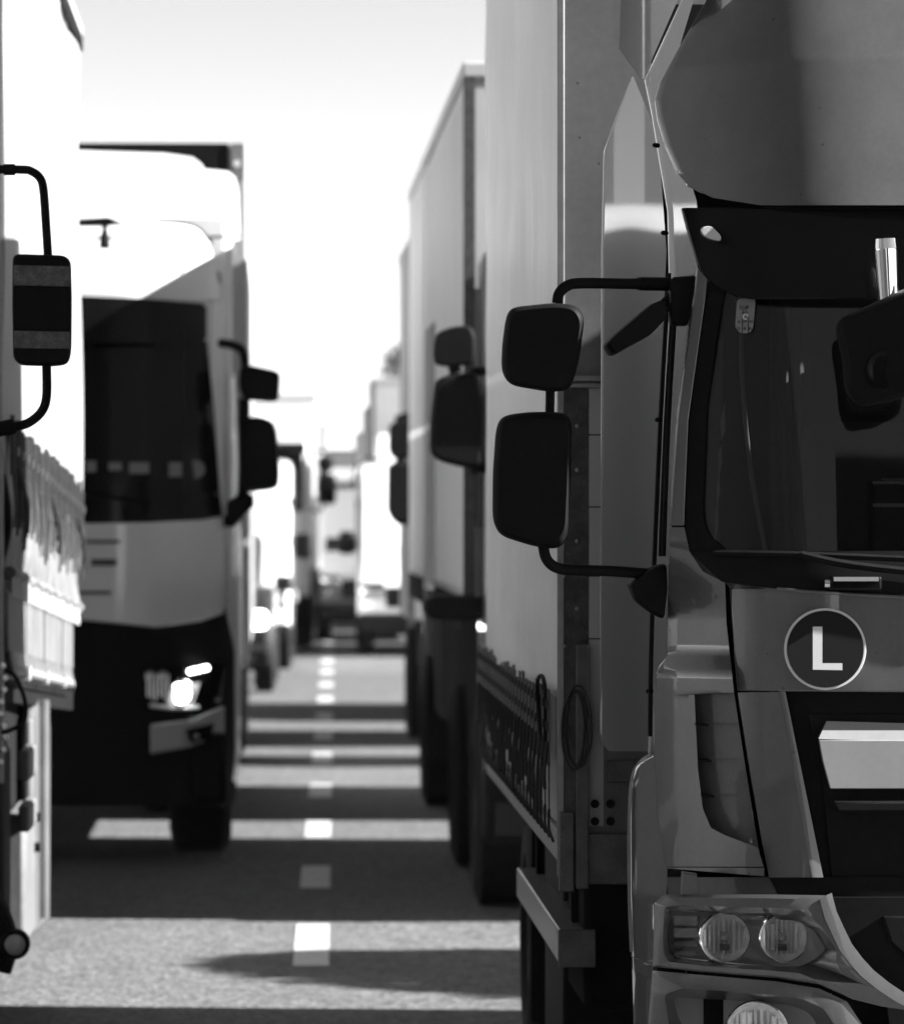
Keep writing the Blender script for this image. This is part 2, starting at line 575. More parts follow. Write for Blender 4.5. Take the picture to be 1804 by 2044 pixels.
mpart("pillar", loft([(1391, 538), (1351, 838), (1337, 1050)], [(1416, 538), (1374, 838), (1366, 1027), (1366, 1050)], off(mfw, -0.004), n=5, step=25, thick=0.03), paint, True, 0.004)

# corner panel with the air vane opening
cornerL = [(1337, 1052), (1333, 1240), (1332, 1311), (1318, 1328), (1311, 1345), (1305, 1430), (1306, 1510), (1314, 1629), (1327, 1721), (1330, 1731)]
cornerR = [(1366, 1052), (1375, 1099), (1403, 1141), (1447, 1163), (1450, 1245), (1465, 1383), (1386, 1387), (1393, 1536), (1403, 1615), (1419, 1653), (1448, 1668), (1512, 1692), (1524, 1731)]
def corner_fn(X, Z):
    k = max(0.0, min(1.0, (Z - 1.62) / 0.2)); k = k * k * (3 - 2 * k)
    Y = mf(X, Z) * (1 - k) + (mfw(X, Z) - 0.004) * k
    if Z < 1.54:
        Y -= 0.035 * min(1, (1.54 - Z) / 0.05)
    return Y
mpart("corner_panel", loft(cornerL, cornerR, corner_fn, n=16, step=10, thick=0.02), paint, True, 0.005, angle=28)
mpart("corner_foot", loft([(1330, 1732), (1525, 1733)], [(1331, 1734), (1528, 1750)], corner_fn, axis=0, n=3, step=14, thick=0.03), paint, True)
def vane_fn(x):
    t = max(0, min(1, (x - 1386) / 100))
    return 12.33 - 0.11 * t
mpart("air_vane", loft([(1380, 1378), (1385, 1536), (1398, 1620), (1420, 1665), (1440, 1700)], [(1464, 1378), (1484, 1510), (1513, 1690), (1516, 1700)], vane_fn, n=6, step=20, thick=0.02), paint_dull, True)
for fy in (1448, 1520, 1591):
    p = W(1390 + (fy - 1448) * 0.08, fy, 12.22)
    o = MB().box(p.x, p.x + 0.03, p.y, p.y + 0.1, p.z - 0.002, p.z + 0.002).build("vane_fin", blackp, truck); LEFT.append(o)

# front flap, chamfer, grille opening, plate
def loft_u(T, B, fn, n=24, m=10, thick=0.02, y0=12.2):
    """sheet between two open outlines matched by fraction of their width"""
    rows = []
    for i in range(m + 1):
        v = i / m; row = []
        for j in range(n + 1):
            u = j / n
            xt = T[0][0] + (T[-1][0] - T[0][0]) * u; xb = B[0][0] + (B[-1][0] - B[0][0]) * u
            yt = interp(T, xt, 0); yb = interp(B, xb, 0)
            row.append(WS(xt + (xb - xt) * v, yt + (yb - yt) * v, fn, y0))
        rows.append(row)
    return grid_mesh(rows, thick)
mpart("cowl", loft_u([(1375, 1100), (CX, 1100)], [(1440, 1161), (1500, 1170), (1600, 1181), (1804, 1194), (CX, 1201)], off(mfw, 0.004), n=40, m=6, thick=0.008), blackp, True)
flap = mpart("front_flap", loft_u([(1456, 1161), (1500, 1169), (1600, 1180), (1804, 1192), (CX, 1199)], [(1472, 1380), (CX, 1385)], mf, n=40, m=12, thick=0.025), paint, True, 0.004)
mpart("flap_side", loft([(1472, 1382), (1492, 1510), (1521, 1682), (1535, 1752)], [(1554, 1382), (1621, 1752)], mf, n=6, step=12, thick=0.025), paint, True)
mpart("flap_lip", loft([(1450, 1157), (1500, 1166), (1600, 1177), (1804, 1189), (CX, 1196)], [(1450, 1164), (1500, 1172.5), (1600, 1183.5), (1804, 1195.5), (CX, 1202)], off(mf, -0.012), axis=0, n=3, step=25, thick=0.03), paint, True, 0.004)
def cham(X, Z):
    return mf(X, Z)
def chamfer_rows():
    rows = []
    for yy in range(1380, 1753, 12):
        xl = interp([(1554, 1380), (1621, 1752)], yy, 1); xr = interp([(1567, 1380), (1643, 1752)], yy, 1)
        rows.append([WS(xl, yy, mf), WS((xl + xr) / 2, yy, off(mf, 0.004)), WS(xr, yy, off(mf, 0.009))])
    return rows
mpart("flap_chamfer", grid_mesh(chamfer_rows(), 0.003), paint, True)
mpart("grille", loft([(1560, 1376), (1640, 1800)], [(CX, 1376), (CX, 1800)], off(mf, 0.05), n=10, step=30, thick=0.02), blackp, True)
mpart("grille_recess", loft([(1612, 1425), (1640, 1560), (1660, 1760)], [(CX, 1425), (CX, 1760)], off(mf, 0.044), n=6, step=40, thick=0.004), blackp, True, 0.003)
mpart("number_panel", loft([(1650, 1440), (1634, 1472), (1657, 1575)][:2], [(CX, 1455), (CX, 1486)], lambda X, Z: mf(X, Z) + 0.028, n=8, step=6, thick=0.02)
      if False else loft([(1634, 1474), (1650, 1440), (CX, 1456)], [(1634, 1475.5), (1650, 1476), (CX, 1490)], lambda X, Z: 12.10 + 0.5 * max(0, Z - 1.317), axis=0, n=4, step=30, thick=0.015), panel_w, True)
mpart("number_panel", loft([(1634, 1476), (1642, 1520), (1657, 1575)], [(CX, 1478), (CX, 1590)], lambda X, Z: 12.102, n=8, step=12, thick=0.015), panel_w, True, 0.002)
mpart("grille_bar", loft([(1657, 1590), (1672, 1622)], [(CX, 1600), (CX, 1628)], lambda X, Z: 12.09, n=6, step=8, thick=0.03), blackp, True, 0.006)
mpart("flap_gap", loft([(1535, 1752), (1560, 1800)], [(CX, 1752), (CX, 1800)], off(mf, 0.03), n=6, step=20, thick=0.02), blackp, True)

# round L plate
pc = WS(1647, 1296, off(mf, -0.012))
plate = MB().cyl(pc, (0, 1, 0), 82 / 825.0, 0.014, 56).build("round_plate", whitem, truck, bevel=0.001)
MB().cyl(pc + Vector((0, -0.0022, 0)), (0, 1, 0), 77 / 825.0, 0.003, 56).build("plate_disc", greenp, plate)
def boxpx(x0, y0, x1, y1, Y, t=0.0015):
    a = W(x0, y1, Y); b = W(x1, y0, Y)
    return MB().box(a.x, b.x, Y - t, Y, a.z, b.z)
ly = pc.y - 0.0024
lm = MB().prism([W(1622, 1251, ly), W(1641, 1251, ly), W(1641, 1324, ly), W(1681, 1324, ly), W(1681, 1338, ly), W(1622, 1337, ly)], (0, 0.0012, 0))
lm.build("letter", whitem, plate, smooth=False)

# headlamp surround (bumper upper) and lens
sur_out = [(1306, 1802), (1326, 1786), (1420, 1786), (1540, 1786), (1654, 1788), (1663, 1826), (1695, 1893), (1736, 1941), (1804, 1988), (1900, 2030),
           (1760, 2010), (1700, 1995), (1635, 1966), (1551, 1953), (1400, 1941), (1302, 1930)]
lens_o = [(1341, 1817), (1425, 1824), (1530, 1830), (1593, 1840), (1624, 1857), (1649, 1896), (1626, 1916), (1593, 1931), (1530, 1929), (1435, 1924), (1351, 1914), (1337, 1899), (1334, 1870), (1338, 1828)]
def ring_patch(outer, inner, n, fo, fi, lift=-0.03):
    """sheet between an outline and an opening, with a raised flat in between; matched by angle"""
    cx = sum(p[0] for p in inner) / len(inner); cy = sum(p[1] for p in inner) / len(inner)
    def hit(poly, ang):
        dx, dy = math.cos(ang), math.sin(ang); best = None
        for i in range(len(poly)):
            x1, y1 = poly[i]; x2, y2 = poly[(i + 1) % len(poly)]
            x1 -= cx; x2 -= cx; y1 -= cy; y2 -= cy
            ex, ey = x2 - x1, y2 - y1
            den = dx * ey - dy * ex
            if abs(den) < 1e-9: continue
            t = (x1 * ey - y1 * ex) / den
            u = (x1 * dy - y1 * dx) / den
            if t > 0 and -1e-6 <= u <= 1 + 1e-6:
                if best is None or t > best: best = t
        return (cx + dx * best, cy + dy * best)
    angs = sorted({round(math.atan2(p[1] - cy, p[0] - cx), 5) for p in outer + inner} | {round(-math.pi + 2 * math.pi * k / n, 5) for k in range(n)})
    lv = [[], [], [], [], []]
    for a in angs:
        o = Vector(hit(outer, a)); i = Vector(hit(inner, a))
        for k, (t, f) in enumerate(((0, off(fo, 0.006)), (0.0, fo), (0.18, off(fo, lift * 0.8)), (0.62, off(fo, lift)), (1.0, fi))):
            q = o.lerp(i, t)
            lv[k].append(WS(q.x, q.y, f))
    vs, fs = rings(lv, False, False)
    return vs, fs
def mbump(X, Z):                                 # bumper skin, flatter than the cab corner
    d = max(0.0, 1.42 - X) / 0.46
    return 12.055 + 0.14 * d ** 2.2
mpart("headlamp_surround", ring_patch(sur_out, [tuple(v) for v in roundpoly(lens_o, 8, 3)], 60, mbump, off(mbump, 0.060), -0.008), paint, True, angle=30)
mpart("inner_chamfer", grid_mesh([[WS(x, yy, off(mbump, -0.012)), WS(x + 12, yy - 8, off(mbump, -0.010)), WS(x + 24, yy - 13, off(mbump, -0.007))] for x, yy in
      [(1636, 1796), (1645, 1832), (1660, 1865), (1676, 1898), (1697, 1926), (1719, 1950), (1750, 1975), (1786, 1999), (1850, 2032), (1930, 2060), (2100, 2085), (CX, 2092)]], 0.003), paint, True)
# step between flap and bumper
mpart("step_panel", loft([(1330, 1745), (1335, 1795)], [(1640, 1752), (1660, 1795)], off(mf, 0.05), n=8, step=12, thick=0.02), paint_dull, True)
mpart("step_bracket", pillow([(1363, 1742), (1392, 1746), (1398, 1790), (1360, 1788)], 12.16, 0.08), paint_dull, True)
# lamp unit
lb = mpart("headlamp", loft([(1330, 1808), (1328, 1930)], [(1660, 1815), (1660, 1940)], off(mbump, 0.145), n=8, step=30, thick=0.02), foil, True)
def lamp(cx, cy, rpx, name, bulb=True):
    c = WS(cx, cy, off(mbump, 0.065)); r = rpx / 823.0
    bowl = MB().lathe(c, (0, 1, 0), [(-0.004, r * 1.0), (-0.006, r * 0.97), (0.0, r * 0.94), (0.025, r * 0.8), (0.045, r * 0.55), (0.055, r * 0.25), (0.056, 0.001)], 40)
    o = bowl.build("reflector", mirror_m, lb)
    rng = random.Random(int(cx))
    fl = MB()
    for k in range(9):                            # vertical flutes of the reflector
        t = -0.8 + 1.6 * k / 8
        hh = r * math.sqrt(max(0.05, 1 - t * t)) * rng.uniform(0.6, 0.92)
        w_ = r * 0.055 * rng.uniform(0.6, 1.8)
        yy = c.y + 0.03 * (1 - t * t) + 0.002
        fl.add([(c.x + t * r - w_, yy, c.z - hh), (c.x + t * r, yy - 0.009, c.z - hh * 0.9), (c.x + t * r + w_, yy, c.z - hh), (c.x + t * r - w_, yy, c.z + hh), (c.x + t * r, yy - 0.009, c.z + hh * 0.9), (c.x + t * r + w_, yy, c.z + hh)],
               [(0, 1, 4, 3), (1, 2, 5, 4), (0, 3, 5, 2)])
    fl.build("flute", mirror_m, lb, smooth=False)
    MB().lathe(c + Vector((0, 0.004, 0)), (0, 1, 0), [(0, 0.001), (0.002, r * 0.12), (0.01, r * 0.2), (0.05, r * 0.22)], 20).build("bulb_cap", alu, lb)
    MB().box(c.x - r * 0.2, c.x + r * 0.2, c.y + 0.02, c.y + 0.04, c.z - r * 0.55, c.z - r * 0.3).build("bulb_holder", blackp, lb, smooth=False)
    MB().lathe(c, (0, 1, 0), [(-0.006, r * 0.97), (-0.010, r * 1.03), (0.004, r * 1.06)], 40).build("bezel", chrome, lb)
lamp(1447, 1872, 50, "a"); lamp(1563, 1873, 48, "b")
for k, (yy, h) in enumerate(((1828, 20), (1852, 20), (1878, 12), (1897, 14))):
    a = W(1342, yy + h, 12.28); b = W(1392, yy, 12.28)
    MB().box(a.x, b.x, 12.262, 12.30, a.z, b.z).build("indicator", amber if k in (0, 1) else foil, lb, bevel=0.006)
lo = roundpoly(lens_o, 8, 3)
lens = [WS(p.x, p.y, off(mbump, 0.047)) for p in lo]
o = mkobj("lens", rings([lens, [p + Vector((0, 0.004, 0)) for p in lens]])[0], rings([lens, [p + Vector((0, 0.004, 0)) for p in lens]])[1], lens_g, lb, False)
# lower bumper with fog lamp
low_out = [(1302, 1938), (1400, 1947), (1551, 1960), (1635, 1974), (1690, 2000), (1730, 2060), (1750, 2150), (1750, 2260), (1290, 2260), (1292, 2060)]
fog_in = [(1341, 1992), (1450, 1997), (1572, 2006), (1614, 2021), (1640, 2060), (1640, 2110), (1600, 2140), (1440, 2140), (1375, 2085), (1350, 2020)]
mpart("lower_bumper", ring_patch(low_out, [tuple(v) for v in roundpoly(fog_in, 14, 3)], 60, mbump, off(mbump, 0.105), -0.006), paint, True, angle=30)
lb = mpart("fog_lamp", loft([(1330, 1985), (1330, 2150)], [(1660, 1985), (1660, 2150)], off(mbump, 0.185), n=6, step=30, thick=0.02), foil, True)
lamp(1510, 2062, 62, "c")
mpart("bumper_side", loft([(1295, 1805), (1291, 1930), (1284, 2260)], [(1307, 1805), (1303, 1930), (1293, 2260)], lambda x: 12.62 - 0.40 * max(0, min(1, (x - 1290) / 14)), n=4, step=40, thick=0.01, dirn=(1, 0, 0)), paint, True)
mpart("centre_bumper", loft([(1640, 1792), (1650, 1840), (1690, 1910), (1740, 1960), (1770, 2000), (1800, 2260)], [(CX, 1792), (CX, 2260)], off(mf, 0.01), n=8, step=30, thick=0.02), blackp, True)
mpart("bumper_slot", loft([(1760, 1830), (1775, 1880), (1830, 1930)], [(CX, 1820), (CX, 1940)], off(mf, -0.004), n=6, step=25, thick=0.02), blackp, True, 0.006)

# side of the cab
def fy(x0, Y0, x1, Y1):
    return lambda x: Y0 + (Y1 - Y0) * max(0.0, min(1.0, (x - x0) / (x1 - x0)))
sidefn = fy(1200, 13.55, 1345, 12.5)
mpart("cab_side", loft([(1362, -60), (1360, 0), (1287, 158), (1300, 220), (1333, 420), (1336, 545), (1318, 838), (1302, 1245), (1296, 1480), (1290, 1560)],
      [(1392, -60), (1384, 0), (1334, 166), (1335, 237), (1372, 342), (1390, 400), (1402, 545), (1356, 838), (1341, 1051), (1336, 1311), (1316, 1345), (1312, 1560)], fy(1290, 12.85, 1400, 12.45), n=5, step=22, thick=0.03), paint, True, angle=50)
mpart("roof_fin", loft([(1225, -420), (1240, -20), (1236, 95), (1256, 124), (1282, 157)], [(1560, -420), (1352, 0), (1284, 157)], fy(1235, 13.6, 1352, 13.0), n=6, step=14, thick=0.02), paint, True, 0.006)
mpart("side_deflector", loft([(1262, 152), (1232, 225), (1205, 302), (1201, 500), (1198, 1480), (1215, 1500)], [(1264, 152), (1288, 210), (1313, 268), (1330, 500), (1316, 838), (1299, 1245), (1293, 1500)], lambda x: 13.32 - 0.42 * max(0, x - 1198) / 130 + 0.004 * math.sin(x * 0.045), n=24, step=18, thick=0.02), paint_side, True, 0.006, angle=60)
for xs in ([(1335, 545), (1318, 838), (1301, 1245), (1297, 1470)], [(1346, 560), (1329, 838), (1318, 1110)], [(1351, 560), (1334, 838), (1324, 1110)]):
    o = MB().tube([W(a, b, 12.55 + (1345 - a) * 0.004) for a, b in xs], 0.006, 6, 4).build("door_seal", rubber, truck); LEFT.append(o)
for (a, b) in ((1313, 290), (1330, 465), (1318, 838), (1302, 1190), (1300, 1380)):
    o = MB().cyl(W(a, b, 12.62), (-0.6, -1, 0), 0.006, 0.02, 10).build("bolt", blackp, truck); LEFT.append(o)
# fender in front of the wheel
mpart("fender", loft([(1304, 1510), (1288, 1518), (1272, 1538), (1264, 1566), (1261, 1640), (1262, 1800), (1266, 1900), (1270, 2000), (1274, 2260)],
      [(1320, 1510), (1320, 1600), (1332, 1740), (1330, 1790), (1312, 1800), (1310, 1940), (1304, 2000), (1304, 2260)], fy(1260, 12.75, 1330, 12.5), n=6, step=16, thick=0.12), paint, True, 0.006, angle=50)
MB().tube([W(1302, 1508, 12.76), W(1280, 1522, 12.78), W(1262, 1560, 12.8), (W(1257, 1660, 12.82)), W(1258, 1800, 12.82), W(1262, 1900, 12.8)], 0.007, 6, 5).build("fender_edge", alu, truck)
mpart("step_edge", pillow([(1264, 1915), (1300, 1928), (1304, 1948), (1290, 1952), (1266, 1940)], 12.5, 0.12), paint, True)
wheel((0.985, 13.05, 0.43), 0.43, 0.28, truck)
wheel((2 * MXC - 0.985, 13.05, 0.43), 0.43, 0.28, truck, side=1)

# cab interior and shell
MB().box(1.02, 3.14, 13.44, 13.5, 0.75, 3.25).build("rear_wall", dark, truck, smooth=False)
MB().box(1.04, 3.12, 12.55, 13.44, 0.72, 0.8).box(1.045, 1.075, 12.7, 13.43, 0.8, 1.7).box(3.085, 3.115, 12.6, 13.43, 0.8, 3.19).build("cab_floor_sun_wall", dark, truck, smooth=False)  # includes an unseen windowless far wall added to keep sun out
MB().box(1.30, 2.86, 12.75, 13.5, 3.2, 3.26).build("roof_liner", dark, truck, smooth=False)
db = MB().prism_x([(12.2, 1.58), (12.24, 1.66), (12.45, 1.73), (12.62, 1.745), (12.7, 1.7), (12.72, 1.2), (12.3, 1.1)], 1.26, 2.9).build("dashboard", fabric, truck, bevel=0.01)
for xx in (1530, 1804):
    p = W(xx, 1140, 12.5)
    MB().box(p.x - 0.002, p.x + 0.002, 12.25, 12.64, 1.68, 1.752).build("dash_seam", blackp, truck, smooth=False)
def curtain_grid(x0, x1, Y, z0, z1, amp, waves, m, name, parent):
    rows = []
    for i in range(13):
        z = z0 + (z1 - z0) * i / 12
        row = []
        for j in range(61):
            x = x0 + (x1 - x0) * j / 60
            row.append(Vector((x, Y + amp * math.sin(j / 60 * waves * 6.283 + 0.6 * math.sin(i * 0.5)) + 0.012 * math.sin(j * 0.31 + i * 0.4), z + 0.02 * math.sin(j * 0.13))))
        rows.append(row)
    g = grid_mesh(rows, 0.004)
    return mkobj(name, g[0], g[1], m, parent)
curtain_grid(1.36, 2.0, 13.36, 1.95, 2.62, 0.012, 5, fabric, "bunk_curtain", truck)
curtain_grid(1.30, 1.40, 13.1, 1.6, 2.6, 0.01, 2, fabric, "belt_curtain", truck)
for sx in (1.38, 2.35):
    s_ = MB().box(sx, sx + 0.5, 13.0, 13.14, 1.5, 2.12).box(sx + 0.12, sx + 0.38, 13.02, 13.12, 2.14, 2.34).build("seat", fabric, truck, bevel=0.04)
mpart("pillar_trim", loft([(1415, 560), (1406, 809), (1399, 1018), (1402, 1080)], [(1446, 560), (1441, 809), (1434, 1018), (1436, 1080)], lambda X, Z: mfw(X, Z) + 0.09, n=4, step=40, thick=0.01), fabric_l, True)
MB().tube([W(1478, 620, 12.8), W(1483, 780, 12.8), W(1500, 950, 12.8), W(1530, 1110, 12.75)], 0.006, 6, 4).build("seat_belt", fabric_l, truck)
for q in ([(1437, 845), (1446, 800), (1448, 860), (1440, 880)], [(1433, 905), (1440, 885), (1441, 925), (1433, 960)], [(1430, 965), (1436, 950), (1437, 985), (1430, 1010)], [(1427, 1025), (1433, 1000), (1434, 1045), (1426, 1080)]):
    MB().prism([WS(a, b, off(mfw, 0.07)) for a, b in q], (0, 0.002, 0)).build("glint_piece", whitem, truck, smooth=False)  # white slivers standing in for bright reflections in the glass
# pale bars and shallow dish above the dash
a = W(1742, 963, 12.62); b = W(1980, 958, 12.62)
rk = MB().box(a.x, b.x, 12.60, 12.63, a.z - 0.004, a.z + 0.003).box(a.x, b.x, 12.60, 12.63, a.z - 0.062, a.z - 0.053).box(b.x - 0.01, b.x, 12.60, 12.63, 1.74, a.z).box(a.x + 0.12, a.x + 0.13, 12.64, 12.66, 1.74, a.z).build("pale_bars", whitem, truck, smooth=False)
MB().lathe(W(1830, 958, 12.7), (0, 0, 1), [(-0.012, 0.04), (0.0, 0.09), (0.004, 0.092), (0.002, 0.08), (-0.008, 0.03)], 32).build("pale_dish", white_dull, truck)
MB().box(W(1728, 970, 12.66).x, W(1742, 970, 12.66).x, 12.62, 12.66, 1.72, 1.96).build("bar_post", blackp, truck, smooth=False)
# sticker
stk = MB().prism([WS(p.x, p.y, off(mfw, 0.004)) for p in roundpoly([(1471, 596), (1508, 597), (1503, 655), (1496, 665), (1478, 665), (1467, 654)], 8, 4)], (0, 0.003, 0)).build("emission_sticker", stickerm, truck, smooth=False)
sp = lambda x, y: WS(x, y, off(mfw, 0.0028))
for s, x, yy, sz, sx in (("EURO", 1490, 614, 0.0135, 1.0), ("6/VI", 1489, 623, 0.0125, 1.0), ("P", 1475, 643, 0.010, 1.2), ("M", 1487, 642, 0.010, 1.2), ("N", 1500, 642, 0.010, 1.2), ("D", 1474, 656, 0.010, 1.2), ("B", 1486, 656, 0.010, 1.2), ("A", 1497, 656, 0.010, 1.2)):
    text_obj("letter", s, sz, sp(x, yy), blackp, stk, sx)
for (x0, y0, x1, y1) in ((1469, 632.6, 1482, 633.6), (1493, 632.6, 1505, 633.6), (1468, 648.6, 1503, 649.6), (1480.5, 634, 1481.5, 664), (1492.5, 634, 1493.5, 664), (1471, 603.5, 1508, 604.5)):
    a = sp(x0, y1); b = sp(x1, y0)
    MB().box(a.x, b.x, a.y - 0.0004, a.y + 0.0004, a.z, b.z).build("sticker_line", blackp, stk, smooth=False)
c = sp(1488, 632)
MB().lathe(c, (0, 1, 0), [(-0.0005, 0.0045), (-0.0008, 0.0075), (0.0006, 0.0078)], 24).build("sticker_seal", whitem, stk)
# wiper
w = MB().tube([WS(1424, 1104, off(mfw, -0.02)), WS(1600, 1107, off(mfw, -0.02)), WS(1900, 1120, off(mfw, -0.02))], 0.008, 6, 4)
w.tube([WS(1600, 1107, off(mfw, -0.03)), WS(1700, 1128, off(mfw, -0.03)), WS(1900, 1150, off(mfw, -0.03)), WS(2050, 1170, off(mfw, -0.03))], 0.01, 6, 4)
w.build("wiper", blackp, truck)
a = W(1655, 1178, 12.06); b = W(1758, 1150, 12.06)
gh = MB().box(a.x, b.x, 12.04, 12.1, a.z, b.z).build("grab_handle", blackg, truck, bevel=0.006)
MB().box(a.x + 0.008, b.x - 0.008, 12.036, 12.05, b.z - 0.012, b.z - 0.002).build("handle_plate", foil, gh, smooth=False)
MB().cyl((a.x - 0.012, 12.06, (a.z + b.z) / 2), (1, 0, 0), 0.012, 0.012, 14).build("handle_end", chrome, gh)

# front ramp mirror
rm = mpart("ramp_mirror", pillow(roundpoly([(1684, 632), (1740, 606), (1840, 560), (1860, 700), (1850, 770), (1790, 800), (1720, 812), (1695, 780), (1690, 720), (1676, 650)], 16), 11.9, 0.14, tilt=-0.25), blackp)
MB().lathe(W(1767, 476, 11.96), (0.05, 0, -1), [(0, 0.0), (0.0, 0.026), (0.024, 0.029), (0.0245, 0.027), (0.027, 0.027), (0.0275, 0.029), (0.15, 0.025), (0.16, 0.0)], 28).build("mirror_post", chrome, rm)
MB().lathe(W(1770, 740, 11.9), (0, -1, 0), [(-0.02, 0.055), (0.003, 0.05), (0.006, 0.035), (0.004, 0.0)], 28).build("mirror_eye", blackg, rm)

# main mirrors (near side) with tubular arms
mir = mpart("mirror", pillow(roundpoly([(1012, 628), (1024, 611), (1105, 603), (1150, 607), (1168, 632), (1158, 715), (1140, 778), (1100, 782), (1020, 768), (1003, 740), (1004, 690)], 20), 12.22, 0.16, tilt=-0.2), blackp, True)
mpart("mirror_housing", pillow(roundpoly([(992, 850), (1006, 828), (1060, 821), (1128, 822), (1143, 840), (1140, 960), (1135, 1070), (1118, 1097), (1070, 1092), (1000, 1070), (985, 1040), (986, 940)], 22), 12.22, 0.16, tilt=-0.2), blackp, parent=mir)
for rx in (1128, 1118):
    MB().tube([W(rx + 8, 628, 12.235), W(rx + 4, 700, 12.235), W(rx - 8, 770, 12.235)], 0.004, 6, 3).build("housing_rib", blackp, mir)
MB().tube([W(1112, 605, 12.3), W(1116, 585, 12.3), W(1132, 570, 12.32), W(1160, 565, 12.34), W(1250, 566, 12.37), W(1300, 566, 12.4), W(1372, 567, 12.45)], 0.0135, 12, 5).build("mirror_arm", blackp, mir)
MB().cyl(W(1275, 566, 12.385), W(1350, 567, 12.43) - W(1275, 566, 12.385), 0.017, 0.085, 14).build("arm_sleeve", blackp, mir)
MB().tube([W(1098, 778, 12.32), W(1097, 830, 12.32)], 0.0115, 12).build("mirror_link", blackp, mir)
MB().tube([W(1084, 1090, 12.3), W(1090, 1115, 12.3), W(1108, 1132, 12.31), W(1140, 1138, 12.33), W(1220, 1140, 12.37), W(1300, 1146, 12.42)], 0.0135, 12, 5).build("mirror_arm", blackp, mir)
mpart("mirror_foot", pillow(roundpoly([(1255, 1165), (1280, 1145), (1310, 1128), (1332, 1125), (1334, 1180), (1327, 1238), (1300, 1225), (1268, 1200)], 10), 12.38, 0.16), blackp, parent=mir)
mpart("mirror_bracket", pillow(roundpoly([(1340, 552), (1392, 548), (1388, 600), (1374, 650), (1340, 650), (1336, 600)], 8), 12.36, 0.12), blackp, parent=mir)
mpart("kerb_mirror", pillow(roundpoly([(1206, 688), (1230, 664), (1300, 606), (1326, 596), (1336, 606), (1332, 634), (1300, 668), (1222, 711)], 8), 12.28, 0.2), blackp, parent=mir)
MB().tube([W(1330, 610, 12.4), W(1350, 590, 12.42)], 0.02, 10).build("kerb_mirror_arm", blackp, mir)

for o in list(LEFT):
    mirror_copy(o, MXC, truck)

# ---- cargo body
BX0, BX1, BY0, BY1, BZ0, BZ1 = 0.785, 3.335, 13.75, 18.55, 1.0, 3.98
MB().box(BX0 + 0.012, BX1 - 0.012, BY0, BY0 + 0.05, BZ0, BZ1 - 0.02).build("front_wall", front_wall_m, truck, smooth=False)
MB().box(BX0 + 0.03, BX1 - 0.03, BY0 + 0.06, BY1 - 0.05, BZ0 + 0.02, BZ0 + 0.12).build("deck", dark, truck, smooth=False)
MB().box(BX0, BX1, BY0 - 0.002, BY1, BZ1 - 0.03, BZ1).build("cargo_roof", white_dull, truck, smooth=False, bevel=0.01)
MB().box(BX0 + 0.012, BX1 - 0.012, BY1 - 0.05, BY1, BZ0, BZ1 - 0.04).build("tail_door", white_dull, truck, smooth=False)
MB().box(BX0 - 0.005, BX0 + 0.015, BY0 - 0.008, BY0 + 0.012, BZ0 - 0.12, BZ1 - 0.04).build("corner_trim", alu, truck, bevel=0.003)
zc = W(1150, 775, BY0).z
pt = MB().box(BX0 + 0.018, BX0 + 0.078, BY0 - 0.012, BY0 - 0.003, 0.86, zc).build("riveted_strip", rivet_strip, truck, smooth=False)
for yy in (850, 938, 1080, 1215, 1000, 1150, 1290):
    xx = 1152 if yy in (850, 938, 1080, 1215) else 1126
    MB().lathe(W(xx, yy, BY0 - 0.012), (0, -1, 0), [(-0.001, 0.007), (0.003, 0.006), (0.005, 0.003), (0.005, 0.0)], 12).build("rivet", alu, pt)
pw = MB().box(BX0 + 0.082, BX0 + 0.122, BY0 - 0.010, BY0 - 0.003, 1.02, zc).build("pale_strip", white_dull, truck, smooth=False)
for yy in (868, 1012, 1150, 1275):
    z = W(1170, yy, BY0).z
    MB().box(BX0 + 0.08, BX0 + 0.124, BY0 - 0.0115, BY0 - 0.009, z - 0.0015, z + 0.0015).build("strip_joint", blackp, pw, smooth=False)
MB().box(BX0 + 0.03, BX0 + 0.125, BY0 - 0.03, BY0 - 0.004, zc + 0.002, zc + 0.012).box(BX0 + 0.03, BX0 + 0.125, BY0 - 0.03, BY0 - 0.004, zc + 0.02, zc + 0.034).build("ledge", alu, truck, smooth=False)
MB().box(BX0 + 0.13, BX1 - 0.13, BY0 - 0.02, BY0 - 0.003, 1.14, 1.2).box(BX0 + 0.05, BX1 - 0.05, BY0 - 0.03, BY0 + 0.04, 0.86, 1.0).build("front_crossbar", steel, truck, smooth=False, bevel=0.004)
for k, (xx, yy) in enumerate(((1187, 1605), (1218, 1605), (1187, 1640), (1218, 1640))):
    MB().cyl(W(xx, yy, BY0 - 0.03), (0, -1, 0), 0.012, 0.006, 14).build("bolt", blackp, truck)
MB().box(BX0 + 0.045, BX0 + 0.078, BY0 - 0.05, BY0 - 0.014, 0.85, 1.52).build("front_post", steel, truck, bevel=0.003)
MB().box(BX0 + 0.0, BX0 + 0.04, BY0 - 0.03, BY0 + 0.02, 0.84, 1.06).build("corner_foot", steel, truck, bevel=0.003)
# rope coil on the front wall
rp = MB()
rng = random.Random(3)
cc = W(1150, 1455, BY0 - 0.07)
for k in range(4):
    rx = 0.026 + 0.006 * k * 0.7; rz = 0.10 + 0.004 * k
    dx, dz = rng.uniform(-.006, .006), rng.uniform(-.008, .008)
    rp.tube([cc + Vector((dx + rx * math.cos(a * 0.3927), rng.uniform(-.006, .006), dz + rz * math.sin(a * 0.3927))) for a in range(17)], 0.0035, 6, 2)
rp.build("rope_coil", strapm, truck)

